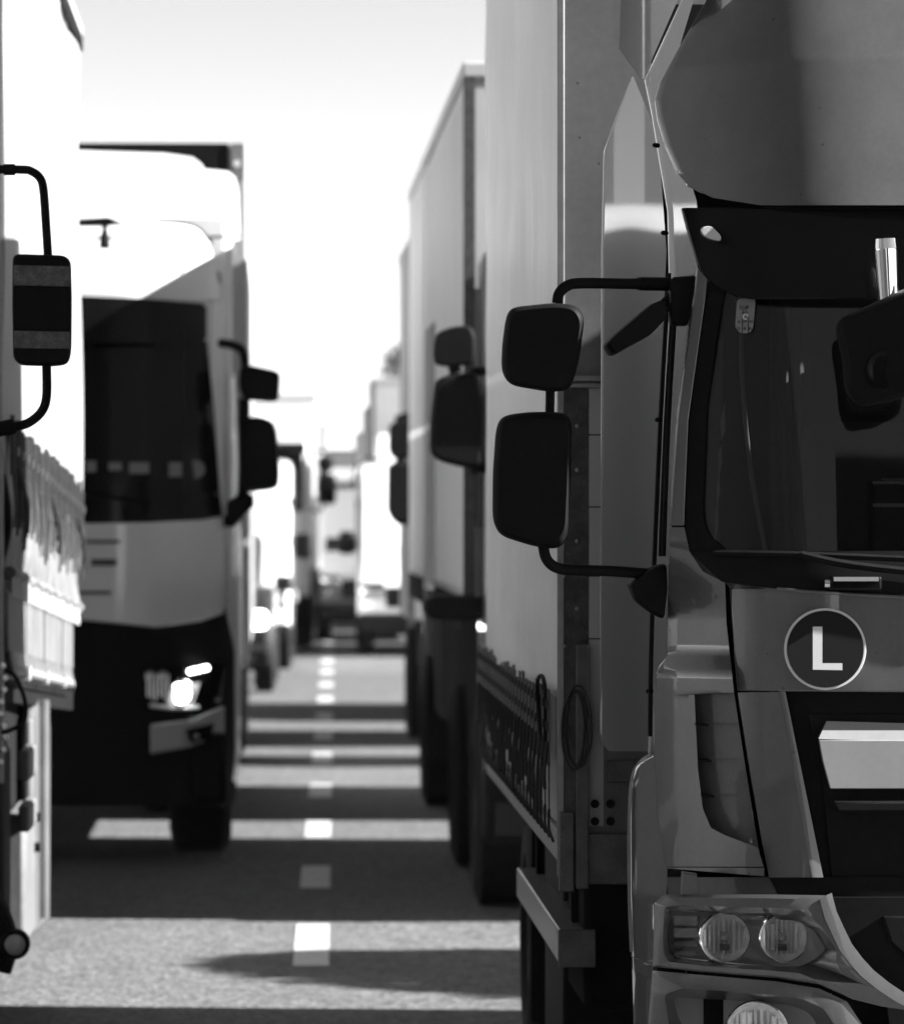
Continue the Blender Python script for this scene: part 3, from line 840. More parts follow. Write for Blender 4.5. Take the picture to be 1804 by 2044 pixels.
# curtain with wrinkles
CB = 1.37
rows = []
rng = random.Random(11)
ph = [rng.uniform(0, 6.28) for _ in range(8)]
ny, nz = 150, 44
for i in range(nz + 1):
    z = CB + (BZ1 - 0.03 - CB) * i / nz
    row = []
    for j in range(ny + 1):
        yy = BY0 + 0.02 + (BY1 - BY0 - 0.03) * j / ny
        edge = math.sin(math.pi * j / ny) ** 0.5
        low = max(0, 1 - (z - CB) / 0.5)
        d = 0.010 * math.sin(yy * 4.6 + ph[0] + 0.4 * math.sin(z * 1.3)) + 0.006 * math.sin(yy * 10.5 + ph[1] + z * 0.5) + 0.003 * math.sin(yy * 31.4 + ph[2]) * (0.35 + low)
        d += 0.006 * math.sin(z * 5.2 + yy * 0.8 + ph[3]) + 0.004 * math.sin(z * 13 - yy * 1.7 + ph[4]) + 0.005 * math.sin((z + yy * 0.33) * 8 + ph[5])
        row.append(Vector((BX0 + 0.006 - 0.018 * edge + d * 1.0 * edge, yy, z)))
    rows.append(row)
g = grid_mesh(rows, 0.004, (1, 0, 0))
cur = mkobj("curtain", g[0], g[1], curtain_m, truck, angle=70)
g = grid_mesh([[Vector((BX1, BY0 + 0.02, CB)), Vector((BX1, BY1 - 0.01, CB))], [Vector((BX1, BY0 + 0.02, BZ1 - 0.03)), Vector((BX1, BY1 - 0.01, BZ1 - 0.03))]], 0.004, (-1, 0, 0))
mkobj("curtain", g[0], g[1], curtain_m, truck)
MB().box(BX0 + 0.02, BX0 + 0.05, BY0 + 0.04, BY1 - 0.01, BZ0 - 0.0, CB + 0.03).build("side_board", white_dull, truck, smooth=False)
MB().box(BX0 + 0.006, BX0 + 0.05, BY0 + 0.02, BY1, BZ0 - 0.09, BZ0 - 0.005).build("side_rail", alu, truck, smooth=False, bevel=0.003)
MB().box(BX1 - 0.05, BX1 - 0.006, BY0 + 0.02, BY1, BZ0 - 0.09, CB + 0.02).build("side_rail", alu, truck, smooth=False)
# straps with buckles
sy = BY0 + 0.10
k = 0
while sy < BY1 - 0.05:
    x = BX0 - 0.022
    st = MB().box(x - 0.003, x, sy - 0.06, sy + 0.06, CB - 0.19, CB + 0.02 + rng.uniform(-.01, .01)).build("strap", strapm, cur, smooth=False)
    sw = rng.uniform(-0.006, 0.006)
    b2 = MB().box(x - 0.0015, x + 0.0015, sy - 0.012, sy + 0.012, BZ0 + 0.05, CB - 0.17)
    b2.build("strap_tail", strapm, st, smooth=False)
    MB().tube([(x, sy - 0.004, BZ0 + 0.06), (x, sy + 0.012, BZ0 + 0.035), (x, sy + 0.004, BZ0 + 0.01), (x + 0.004, sy - 0.014, BZ0 - 0.01), (x + 0.012, sy - 0.01, BZ0 - 0.03)], 0.004, 6, 2).build("hook", strapm, st)
    L = rng.uniform(0.12, 0.24)
    MB().tube([(x - 0.006, sy - 0.02, CB - 0.12), (x - 0.014, sy - 0.024 + sw, CB - 0.12 - L * 0.6), (x - 0.012, sy - 0.006, CB - 0.12 - L), (x - 0.014, sy + 0.02 + sw, CB - 0.12 - L * 0.7), (x - 0.006, sy + 0.018, CB - 0.16)], 0.005, 6, 3).build("strap_loop", strapm, st)
    for bz in (CB - 0.02, CB - 0.08, CB - 0.14):
        MB().box(x - 0.009, x - 0.003, sy - 0.012, sy + 0.012, bz - 0.012, bz + 0.012).build("buckle", strapm, st, smooth=False)
    sy += 0.2; k += 1
p = W(1060, 1375, 14.05)
MB().tube([(BX0 - 0.03, 14.0, 1.18), (BX0 - 0.03, 14.22, 1.30), (BX0 - 0.035, 14.2, 1.40), (BX0 - 0.03, 14.02, 1.42), (BX0 - 0.03, 13.9, 1.36), (BX0 - 0.03, 13.92, 1.2)], 0.006, 8, 6).build("cable_loop", rubber, truck)
# chassis, guard, tank, wheels
MB().box(1.55, 1.63, 12.6, BY1 - 0.1, 0.62, 0.9).box(2.53, 2.61, 12.6, BY1 - 0.1, 0.62, 0.9).build("chassis", dark, truck, smooth=False)
for yy in (14.2, 15.3, 16.3, 17.8):
    MB().box(BX0 + 0.06, BX1 - 0.06, yy, yy + 0.08, 0.9, BZ0 + 0.02).build("cross_member", dark, truck, smooth=False)
MB().box(0.86, 1.45, 14.85, 15.85, 0.2, 0.86).build("tool_locker", blackp, truck, bevel=0.02)
MB().box(0.86, 1.4, 13.85, 14.6, 0.5, 0.92).build("battery_box", dark, truck, bevel=0.02)
MB().box(2.7, 3.28, 14.2, 15.6, 0.35, 0.9).build("fuel_tank", steel, truck, bevel=0.06)
for xs, x1 in ((0.79, 0.885), (3.24, 3.335)):
    g_ = MB().box(xs, x1, 13.82, 16.25, 0.63, 0.725).build("side_guard", alu, truck, bevel=0.006)
    MB().box(xs - 0.004, x1 + 0.004, 13.80, 13.818, 0.625, 0.73).build("guard_cap", steel, g_, bevel=0.003)
    MB().box(xs - 0.003, xs + 0.001, 13.86, 13.93, 0.64, 0.715).build("guard_reflector", whitem, g_, smooth=False)
    for yy in (14.1, 15.95):
        MB().box(xs + 0.05, xs + 0.09, yy, yy + 0.06, 0.72, 0.95).build("guard_bracket", dark, g_, smooth=False)
for yy in (17.1,):
    wheel((0.86, yy, 0.43), 0.43, 0.5, truck); wheel((2 * MXC - 0.88, yy, 0.43), 0.43, 0.5, truck, side=1)
    MB().box(0.85, 1.4, yy - 0.62, yy - 0.6, 0.2, 0.9).build("mudflap", rubber, truck, smooth=False)
MB().box(1.36, 2.78, 17.02, 17.18, 0.35, 0.5).build("axle", dark, truck, smooth=False)
MB().box(1.26, 2.9, 12.98, 13.12, 0.36, 0.46).build("axle", dark, truck, smooth=False)
MB().box(1.06, 3.1, 12.3, 13.4, 0.42, 0.9).build("engine_block", dark, truck, smooth=False)

# ------------------------------------------------------------------ near left truck (tarpaulin body, pitched nose-up)
def A(x, y, z):
    k = max(0, y - 18.1)
    return Vector((x + 0.0113 * k, y - 0.296 * k, z - 0.034 * k))
AX = -0.97
ta = thing("tarpaulin_truck", "white tarpaulin truck with gathered straps and dark striped mirror", "truck", (-2.2, 14.0, 0))
rows = []
for i in range(31):
    z = 2.02 + (4.22 - 2.02) * i / 30
    row = []
    for j in range(61):
        yy = 18.15 + 7.1 * j / 60
        lo = max(0, 1 - (z - 2.02) / 0.5)
        row.append(A(AX + 0.012 * math.sin(yy * 3.1 + 0.4 * math.sin(z * 2)) + 0.008 * math.sin(z * 3 + yy) + 0.006 * lo * math.sin(yy * 21), yy, z))
    rows.append(row)
g = grid_mesh(rows, 0.006, (-1, 0, 0))
tarp = mkobj("tarpaulin", g[0], g[1], curtain_w, ta, angle=70)
def abox(mb_, x0, x1, y0, y1, z0, z1):
    return mb_.add([A(x0, y0, z0), A(x1, y0, z0), A(x1, y1, z0), A(x0, y1, z0), A(x0, y0, z1), A(x1, y0, z1), A(x1, y1, z1), A(x0, y1, z1)],
                   [(0, 3, 2, 1), (4, 5, 6, 7), (0, 1, 5, 4), (1, 2, 6, 5), (2, 3, 7, 6), (3, 0, 4, 7)])
abox(MB(), -3.5, AX - 0.012, 18.12, 25.3, 4.2, 4.36).build("cargo_roof", white_dull, ta, smooth=False, bevel=0.02)
abox(MB(), -3.5, AX - 0.03, 18.1, 18.16, 1.2, 4.2).build("front_wall", white_dull, ta, smooth=False)
abox(MB(), -3.5, AX - 0.03, 25.2, 25.26, 1.2, 4.2).build("tail_door", dark_cab, ta, smooth=False)
abox(MB(), -3.5, -3.46, 18.16, 25.2, 1.3, 4.2).build("tarpaulin", curtain_w, ta, smooth=False)
abox(MB(), -3.46, AX - 0.03, 18.16, 25.2, 1.2, 1.34).build("deck", dark, ta, smooth=False)
abox(MB(), AX - 0.02, AX + 0.012, 18.1, 25.28, 4.305, 4.36).build("roof_edge", white_dull, ta, smooth=False, bevel=0.01)
yy = 18.3
rng = random.Random(5)
while yy < 25.2:
    L = rng.uniform(0.3, 0.5)
    abox(MB(), AX - 0.01, AX + 0.016, yy, min(yy + L, 25.2), 4.235, 4.30).build("roof_trim", blackp, ta, smooth=False)
    yy += L + rng.uniform(0.03, 0.08)
# gathered lower tarpaulin
rows = []
for i in range(27):
    t = i / 26
    z = 1.66 + (2.20 - 1.66) * t
    row = []
    for j in range(181):
        yy = 18.3 + 6.5 * j / 180
        row.append(A(AX + 0.008 + 0.014 * math.sin(yy * 27 + 1.5 * math.sin(z * 6)) * (0.5 + 0.5 * t) + 0.014 * math.sin(t * 9 + yy * 0.6) * (1 - t), yy, z + 0.012 * math.sin(yy * 9)))
    rows.append(row)
g = grid_mesh(rows, 0.006, (-1, 0, 0))
sk = mkobj("gathered_hem", g[0], g[1], hem_m, ta, angle=70)
MB().tube([A(AX + 0.015, 18.3 + 6.5 * k / 24, 1.665 + 0.008 * math.sin(k * 2.1)) for k in range(25)], 0.022, 8, 3).build("hem_roll", hem_m, ta)
# dark strap ends along the top of the hem
yy = 18.35
k = 0
while yy < 25.1:
    h = rng.uniform(0.16, 0.26)
    s_ = MB()
    abox(s_, AX + 0.012, AX + 0.028, yy - 0.022, yy + 0.022, 2.21 - h, 2.22 + rng.uniform(-.02, .02))
    s_.tube([A(AX + 0.024, yy, 2.22 - h), A(AX + 0.03, yy + 0.03, 2.1 - h), A(AX + 0.026, yy + 0.01, 2.02 - h)], 0.006, 6, 3)
    s_.build("strap", strapm if k % 3 else rivet_strip, sk, smooth=False)
    if k % 2:
        abox(MB(), AX + 0.028, AX + 0.036, yy - 0.02, yy + 0.02, 2.10, 2.13).build("buckle", alu, sk, smooth=False)
    yy += 0.2; k += 1
yy = 18.35
while yy < 24.5:
    s_ = MB(); abox(s_, AX + 0.02, AX + 0.03, yy - 0.03, yy + 0.03, 1.58, 1.68); s_.build("strap_tail", strap_pale, sk, smooth=False)
    yy += rng.choice((0.16, 0.22, 0.3))
for (y0_, y1_) in ((18.6, 19.2), (21.4, 22.2), (24.2, 24.9)):
    MB().tube([A(AX + 0.03, y0_, 2.06), A(AX + 0.045, (y0_ + y1_) / 2, 1.95), A(AX + 0.035, y1_, 1.84)], 0.009, 6, 4).build("loose_strap", strapm, sk)
# drop-side boards with posts and hooks
yb = 18.22
for k, L in enumerate((1.35, 1.6, 1.75, 1.25)):
    abox(MB(), AX - 0.02, AX + 0.012, yb, yb + L - 0.03, 1.38, 1.60).build("drop_side", hem_m, ta, bevel=0.006)
    if k:
        abox(MB(), AX - 0.02, AX + 0.016, yb - 0.028, yb - 0.004, 1.33, 1.605).build("post", alu, ta, smooth=False)
        abox(MB(), AX - 0.02, AX + 0.03, yb - 0.06, yb + 0.03, 1.285, 1.34).build("post_foot", white_dull, ta, smooth=False)
    yb += L
yy = 18.4
while yy < 24.1:
    MB().tube([A(AX + 0.005, yy, 1.385), A(AX + 0.012, yy + 0.015, 1.33), A(AX + 0.02, yy + 0.02, 1.30), A(AX - 0.01, yy + 0.03, 1.29)], 0.010, 6, 3).build("hook", alu, ta)
    yy += 0.19
abox(MB(), AX - 0.06, AX - 0.02, 18.2, 24.3, 1.26, 1.38).build("side_rail", dark, ta, smooth=False)
abox(MB(), AX - 0.04, AX - 0.005, 18.12, 18.22, 0.9, 4.2).build("corner_post", alu, ta, smooth=False)
# lockers, skirt, pale blocks under the deck
g = loft([(64, 1395), (70, 1385), (78, 1372), (90, 1355), (92, 1356)], [(60, 1835), (70, 1838), (78, 1842), (92, 1845), (96, 1840)], lambda x: 20.0 + (x - 60) * 0.045, axis=0, n=12, step=6, thick=0.05) if False else None
sk2 = MB().prism([(AX + 0.01, 20.15, 0.17), (AX + 0.01, 21.45, 0.12), (AX + 0.01, 21.62, 0.25), (AX + 0.01, 21.66, 0.95), (AX + 0.01, 21.4, 1.12), (AX + 0.01, 21.1, 1.22), (AX + 0.01, 20.6, 1.13), (AX + 0.01, 20.15, 1.05)], (-0.05, 0, 0)).build("side_skirt", wood, ta, bevel=0.02)
MB().tube([(AX + 0.02, 20.7, 0.2), (AX + 0.02, 20.7, 1.1)], 0.03, 10).build("skirt_rib", wood, sk2)
MB().box(AX - 0.06, AX + 0.02, 19.3, 20.1, 0.2, 0.72).build("locker", hem_m, ta, bevel=0.02)
for zz in (0.66, 0.54):
    MB().cyl((AX + 0.02, 20.0, zz), (1, 0, 0), 0.02, 0.02, 12).build("locker_latch", blackp, ta)
MB().box(AX - 0.5, AX - 0.06, 18.9, 21.6, 0.25, 1.2).build("tank", dark, ta, bevel=0.05)
for (y0, y1) in ((1498, 1560), (1608, 1662)):
    a = W(36, y1, 18.75); b = W(60, y0, 18.75)
    MB().box(a.x, b.x, 18.75, 19.3, a.z, b.z).build("step_plate", hem_m, ta, bevel=0.012)
MB().box(AX - 0.5, AX - 0.005, 18.2, 18.72, 0.28, 1.05).build("front_locker", blackp, ta, bevel=0.06)
# chain, hose and rubber marker lamp at the body's front corner
MB().tube([W(2, 1330, 18.0), W(30, 1350, 18.0), W(50, 1400, 18.0), W(48, 1440, 18.0), W(20, 1458, 18.0), W(2, 1462, 18.0)], 0.008, 8, 6).build("hose", rubber, ta)
for k in range(9):
    p = W(4 + 5 * math.sin(k * 1.3), 1330 + k * 24, 17.9)
    MB().cyl(p, (0.3, -1, 0.2), 0.010, 0.02, 10).build("fitting", chrome, ta)
MB().tube([(-1.4, 17.4, 0.75), (-1.2, 17.35, 0.72), (-1.02, 17.3, 0.6), (-0.93, 17.3, 0.42), (-0.95, 17.3, 0.30)], 0.05, 10, 5).build("lamp_arm", rubber, ta)
lc = W(30, 1886, 17.2)
ml = MB().lathe(lc, (0, 1, 0), [(-0.01, 0.036), (-0.014, 0.048), (0.0, 0.052), (0.06, 0.05), (0.09, 0.03)], 28).build("marker_lamp", rubber, ta)
MB().lathe(lc, (0, -1, 0), [(0.004, 0.038), (0.012, 0.03), (0.016, 0.015), (0.017, 0.0)], 28).build("lens", amber, ml)
# cab of this truck (left of the frame) and its mirror
cabp = [(14.0, 0.55), (13.95, 1.6), (14.15, 2.55), (14.35, 2.85), (15.9, 2.9), (15.95, 0.6)]
MB().prism_x(cabp, -3.35, -1.09).build("cab_body", white_paint, ta, bevel=0.06)
MB().prism_x([(13.93, 1.68), (14.1, 2.45), (14.16, 2.45), (14.0, 1.68)], -3.2, -1.24).build("windscreen", blackg, ta, bevel=0.01)
MB().box(-3.3, -1.15, 13.9, 14.1, 0.4, 0.85).build("bumper", blackp, ta, bevel=0.04)
MB().box(-2.9, -1.6, 13.93, 14.0, 0.95, 1.4).build("grille", blackp, ta, bevel=0.01)
for xx in (-3.15, -1.55):
    MB().box(xx, xx + 0.28, 13.88, 13.95, 0.6, 0.8).build("headlamp", chrome, ta, bevel=0.02)
for yw in (14.9, 21.0):
    wheel((-1.14, yw, 0.46), 0.46, 0.3 if yw < 20 else 0.5, ta, side=1); wheel((-3.36, yw, 0.46), 0.46, 0.3, ta, side=-1)
MB().box(-2.65, -2.55, 15, 22.8, 0.62, 0.9).box(-1.9, -1.8, 15, 22.8, 0.62, 0.9).build("chassis", dark, ta, smooth=False)
mp = roundpoly([(24, 510), (36, 505), (128, 508), (141, 520), (143, 600), (142, 700), (136, 726), (110, 731), (40, 729), (25, 715), (23, 600)], 12)
mo = pillow(mp, 14.0, 0.12, inset=0.07)
am = mkobj("mirror", mo[0], mo[1], blackp, ta)
for (y0, y1) in ((529, 569), (660, 694)):
    p0 = [(24.5, y0), (60, y0 - 3), (100, y0 - 1), (141.5, y0 + 2), (141.5, y1 + 2), (100, y1 - 2), (60, y1 - 5), (24.5, y1 - 2)]
    rows = []
    for t in range(9):
        x = 27 + 112 * t / 8
        bend = 0.0
        rows.append([W(x, y0 + 2 * (t / 8), 13.994 + bend), W(x, y1 + 2 * (t / 8), 13.994 + bend)])
    g = grid_mesh(rows, 0.012)
    mkobj("reflective_band", g[0], g[1], rivet_strip if False else mat("worn_reflective_tape", 0.07, 0.5, noise=[(40, 0.5), (140, 0.4)]), am)
MB().tube([W(96, 512, 14.06), W(92, 450, 14.06), W(87, 380, 14.06), (W(80, 355, 14.06)), W(62, 341, 14.06), W(40, 338, 14.06), W(-60, 337, 14.1), W(-230, 337, 14.2)], 0.0125, 12, 5).build("mirror_arm", blackp, am)
MB().tube([W(8, 338, 14.06), W(30, 338, 14.06)], 0.0165, 12).build("arm_sleeve", blackp, am)
MB().tube([W(93, 728, 14.06), W(93, 790, 14.06), W(84, 820, 14.06), W(60, 842, 14.06), W(30, 852, 14.06), W(-60, 872, 14.1), W(-230, 900, 14.2)], 0.0135, 12, 5).build("mirror_arm", blackp, am)
MB().tube([W(-10, 858, 14.06), W(30, 850, 14.06)], 0.022, 10).build("arm_sleeve", blackp, am)

# ------------------------------------------------------------------ white tractor unit in the left lane
RXC = -1.43
def rf(X, Z):
    d = max(0.0, X + 0.80) / 0.64
    Y = 26.3 + 0.55 * d ** 2.3
    if Z > 2.0:
        Y += (Z - 2.0) * 0.13
    return Y
ren = thing("tractor_unit", "white high-roof tractor unit with black visor and lit headlamp", "truck", (RXC, 26.3, 0))
RP = []
def rpart(name, geo, m, parent=None, mirror=True, bevel=0.0, angle=40):
    o = mkobj(name, geo[0], geo[1], m, parent or ren, True, bevel, angle)
    if mirror and parent is None:
        RP.append(o)
    return o
LX = 2
rl = lambda A_, B_, fn, **k: loft(A_, B_, fn, y0=26.4, **k)
rpart("roof_cap", rl([(LX, 436), (LX, 598)], [(300, 436), (370, 446), (395, 456), (412, 472), (425, 510), (436, 560), (441, 598)], lambda X, Z: rf(X, Z) + 0.10 + 0.5 * max(0, Z - 3.2), n=16, step=10, thick=0.04), white_paint)
rpart("roof_fairing", rl([(LX, 336), (LX, 478)], [(395, 336), (455, 342), (470, 354), (476, 385), (479, 478)], lambda X, Z: 27.7 + 0.3 * (Z - 3.3) + 0.25 * max(0, X + 0.5) ** 2, n=12, step=8, thick=0.04), white_paint)
rpart("fairing_crest", rl([(LX, 298), (LX, 346)], [(120, 299), (330, 306), (385, 314), (403, 328), (411, 346)], lambda X, Z: 28.05 + 0.4 * (Z - 3.7), n=10, step=6, thick=0.04), white_paint)
rpart("sun_visor", rl([(LX, 584), (160, 590), (300, 596), (402, 605), (412, 613)], [(LX, 684), (160, 684), (300, 684), (402, 684), (413, 672)], lambda X, Z: rf(X, Z) - 0.05, axis=0, n=6, step=25, thick=0.03), blackg)
rpart("windscreen", rl([(LX, 680), (LX, 1045)], [(413, 680), (425, 800), (440, 1000), (446, 1045)], off(rf, 0.03), n=12, step=30, thick=0.02), blackg)
rpart("side_panel", rl([(441, 556), (412, 604), (413, 680), (425, 800), (440, 1000), (447, 1240), (452, 1420), (455, 1560)], [(444, 556), (462, 690), (470, 800), (480, 1000), (483, 1240), (482, 1420), (478, 1560)], lambda x: 26.75 + (x - 410) * 0.02, n=6, step=40, thick=0.03), white_paint)
rpart("front_panel", rl([(LX, 1048), (300, 1043), (400, 1038), (446, 1030)], [(LX, 1222), (150, 1237), (310, 1252), (400, 1240), (447, 1224)], off(rf, -0.01), axis=0, n=6, step=20, thick=0.03), white_paint, bevel=0.01)
rpart("grille", rl([(LX, 1215), (LX, 1610)], [(450, 1215), (468, 1300), (470, 1500), (460, 1610)], off(rf, 0.03), n=12, step=40, thick=0.05), blackp)
for (x0, x1, yy) in ((110, 240, 1081), (182, 233, 1119), (182, 233, 1126), (110, 221, 1183)):
    a = WS(x0, yy + 3, off(rf, -0.014), 26.4); b = WS(x1, yy - 3, off(rf, -0.014), 26.4)
    MB().box(a.x, b.x, a.y - 0.004, a.y + 0.003, a.z, b.z).build("badge_bar", rivet_strip, ren, smooth=False)
hl = rpart("headlamp", rl([(283, 1330), (285, 1400), (300, 1435)], [(455, 1310), (440, 1400), (420, 1420)], off(rf, 0.012), n=8, step=14, thick=0.02), blackg)
hl["label"] = "dark headlamp unit with lit round lamp and daytime strip"
c = WS(360, 1384, off(rf, 0.0), 26.4)
MB().lathe(c, (0, -1, 0), [(0.0, 0.075), (0.015, 0.07), (0.02, 0.055)], 24).build("bezel", chrome, hl)
MB().lathe(c, (0, -1, 0), [(0.012, 0.056), (0.022, 0.04), (0.026, 0.0)], 24).build("lamp", lit, hl)
a = WS(378, 1341, off(rf, -0.004), 26.4); b = WS(414, 1333, off(rf, -0.004), 26.4)
MB().tube([a, b], 0.013, 10).build("daytime_strip", lit, hl)
for k_ in range(6):
    q = WS(295 + k_ * 8, 1372, off(rf, 0.0), 26.4)
    MB().box(q.x - 0.006, q.x + 0.006, q.y - 0.01, q.y + 0.004, q.z - 0.05 - 0.01 * (k_ % 3), q.z + 0.07).build("lamp_flute", mirror_m, hl, smooth=False)
q0, q1 = WS(300, 1408, off(rf, 0.0), 26.4), WS(395, 1412, off(rf, 0.0), 26.4)
MB().tube([q0, (q0 + q1) / 2 + Vector((0, -0.02, -0.01)), q1], 0.012, 8, 4).build("lamp_trim", mirror_m, hl)
MB().prism([WS(a, b, off(rf, -0.002), 26.4) for a, b in ((330, 1400), (345, 1372), (400, 1362), (385, 1405), (350, 1415))], (0, 0.01, 0)).build("lamp_reflector", mirror_m, hl, smooth=False)
for cx_ in (300, 325):
    MB().lathe(WS(cx_, 1350, off(rf, 0.0), 26.4), (0, -1, 0), [(0.0, 0.03), (0.01, 0.025), (0.004, 0.0)], 16).build("lamp_bowl", foil, hl)
pf = rpart("bumper_corner", rl([(295, 1447), (380, 1438), (450, 1408)], [(300, 1506), (380, 1492), (448, 1466)], off(rf, -0.03), axis=0, n=5, step=16, thick=0.04), white_dull, bevel=0.01)
a = [WS(q[0], q[1], off(rf, -0.06), 26.4) for q in ((374, 1456), (428, 1444), (420, 1476), (380, 1482))]
MB().prism(a, (0, 0.02, 0)).build("fog_lamp", blackg, pf, smooth=False)
MB().cyl(WS(392, 1470, off(rf, -0.062), 26.4), (0, -1, 0), 0.016, 0.01, 14).build("fog_lens", foil, pf)
for q in ((182, 931, 20, 22), (230, 931, 26, 16), (278, 934, 40, 22), (350, 937, 26, 28)):
    a = WS(q[0] - q[2] / 2, q[1] + q[3] / 2, off(rf, 0.024), 26.4); b = WS(q[0] + q[2] / 2, q[1] - q[3] / 2, off(rf, 0.024), 26.4)
    MB().box(a.x, b.x, a.y - 0.002, a.y + 0.002, a.z, b.z).build("windscreen_sticker", stickerm, ren, smooth=False)
MB().cyl(WS(391, 937, off(rf, 0.02), 26.4), (0, 1, 0), 0.048, 0.004, 24).build("windscreen_sticker", stickerm, ren)
MB().tube([WS(20, 1000, rf, 26.4), WS(160, 985, rf, 26.4), WS(300, 1005, rf, 26.4)], 0.012, 6, 3).build("wiper", blackp, ren)
for pts in ([(225, 447), (300, 443), (345, 443), (380, 449), (400, 459), (414, 476), (424, 486)], [(412, 474), (445, 472), (478, 470)]):
    MB().tube([W(a, b, 26.62) for a, b in pts], 0.008, 6, 3).build("roof_seam", rubber, ren)
# light bar with horn
p = W(165, 442, 26.75)
MB().prism([W(60, 438, 26.42), W(160, 436, 26.42), W(215, 432, 26.42), W(240, 442, 26.42), (W(215, 449, 26.42)), W(60, 450, 26.42)], (0, 0.15, 0)).build("air_horn", blackp, ren, bevel=0.01)
MB().lathe(W(209, 496, 26.45), (0, 0, 1), [(0, 0.03), (0.06, 0.026), (0.1, 0.014), (0.15, 0.012)], 14).build("beacon_foot", blackp, ren)
# cab shell, wheels
MB().box(2 * RXC + 0.22, -0.22, 27.0, 28.5, 0.9, 3.5).build("cab_shell", white_paint, ren, bevel=0.05)
MB().box(2 * RXC + 0.26, -0.26, 26.9, 32.0, 0.5, 0.95).build("chassis", dark, ren, smooth=False)
for yw in (27.75, 31.2):
    wheel((-0.23, yw, 0.5), 0.5, 0.34 if yw < 29 else 0.6, ren, side=1); wheel((2 * RXC + 0.23, yw, 0.5), 0.5, 0.34 if yw < 29 else 0.6, ren, side=-1)
MB().box(-0.86, -0.24, 26.5, 27.2, 0.32, 0.7).build("step_well", blackp, ren, bevel=0.04)
RP.append(bpy.data.objects["step_well"])
# mirrors
rmr = rpart("mirror", pillow(roundpoly([(478, 730), (495, 727), (548, 738), (560, 746), (557, 795), (548, 803), (485, 797), (476, 770)], 10), 26.6, 0.25), blackp)
g = pillow(roundpoly([(484, 832), (520, 830), (546, 842), (553, 860), (558, 940), (557, 968), (545, 978), (490, 983), (480, 960)], 12), 26.6, 0.25)
mkobj("mirror_housing", g[0], g[1], blackp, rmr)
MB().tube([W(440, 684, 26.8), W(462, 688, 26.75), W(484, 700, 26.7), W(490, 730, 26.7)], 0.025, 10, 4).build("mirror_arm", blackp, rmr)
MB().tube([W(487, 795, 26.7), W(487, 835, 26.7), W(485, 980, 26.7), W(465, 1035, 26.75), W(447, 1040, 26.8)], 0.03, 10, 3).build("mirror_arm", blackp, rmr)
g = pillow(roundpoly([(452, 1000), (470, 990), (505, 985), (508, 1010), (490, 1025), (470, 1050), (452, 1055)], 8), 26.65, 0.2)
mkobj("mirror_foot", g[0], g[1], blackp, rmr)
MB().prism([W(428, 538, 26.9), W(440, 545, 26.9), W(442, 566, 26.9), W(432, 560, 26.9)], (0, 0.1, 0)).build("side_lamp", foil, ren)
for o in RP:
    mirror_copy(o, RXC, ren)

tr = thing("semi_trailer", "white box semi-trailer coupled behind the lit-headlamp white tractor", "trailer", (RXC, 29.3, 0))
MB().box(-2.71, -0.15, 29.3, 42.3, 0.95, 4.03).build("trailer_body", white_dull, tr, smooth=False, bevel=0.015)
MB().box(-2.64, -0.26, 29.27, 29.296, 3.82, 4.02).build("top_band", blackp, tr, smooth=False)  # black band across the top of the trailer front
pp = MB().box(-0.245, -0.17, 29.26, 29.296, 3.80, 4.02).build("corner_casting", alu, tr, smooth=False)
MB().cyl((-0.21, 29.256, 3.9), (0, -1, 0), 0.02, 0.01, 14).build("corner_lamp", chrome, pp)
MB().box(-2.6, -0.25, 30, 42, 0.7, 0.94).build("trailer_chassis", dark, tr, smooth=False)
for yw in (38.2, 39.5, 40.8):
    wheel((-0.2, yw, 0.5), 0.5, 0.38, tr, side=1); wheel((-2.66, yw, 0.5), 0.5, 0.38, tr, side=-1)

# ------------------------------------------------------------------ generic vehicles farther back
def local_obj(mb_, name, m, root, bevel=0.0, smooth=True, parent=None):
    me_o = mb_.build(name, m, None, smooth, bevel)
    me_o.parent = parent or root
    return me_o

def gwheel(x, y, r, w, side, root, rimm=None):
    t = MB().lathe((x, y, r), (-side, 0, 0), [(0.03, r * 0.56), (0.0, r * 0.66), (0.0, r * 0.86), (0.03, r), (w - 0.03, r), (w, r * 0.8), (w, r * 0.5)], 24)
    o = local_obj(t, "wheel", rubber, root)
    local_obj(MB().lathe((x, y, r), (-side, 0, 0), [(0.03, 0.001), (0.05, r * 0.3), (0.08, r * 0.45), (0.02, r * 0.56), (0.1, r * 0.57)], 20), "rim", rimm or steel, root, parent=o)

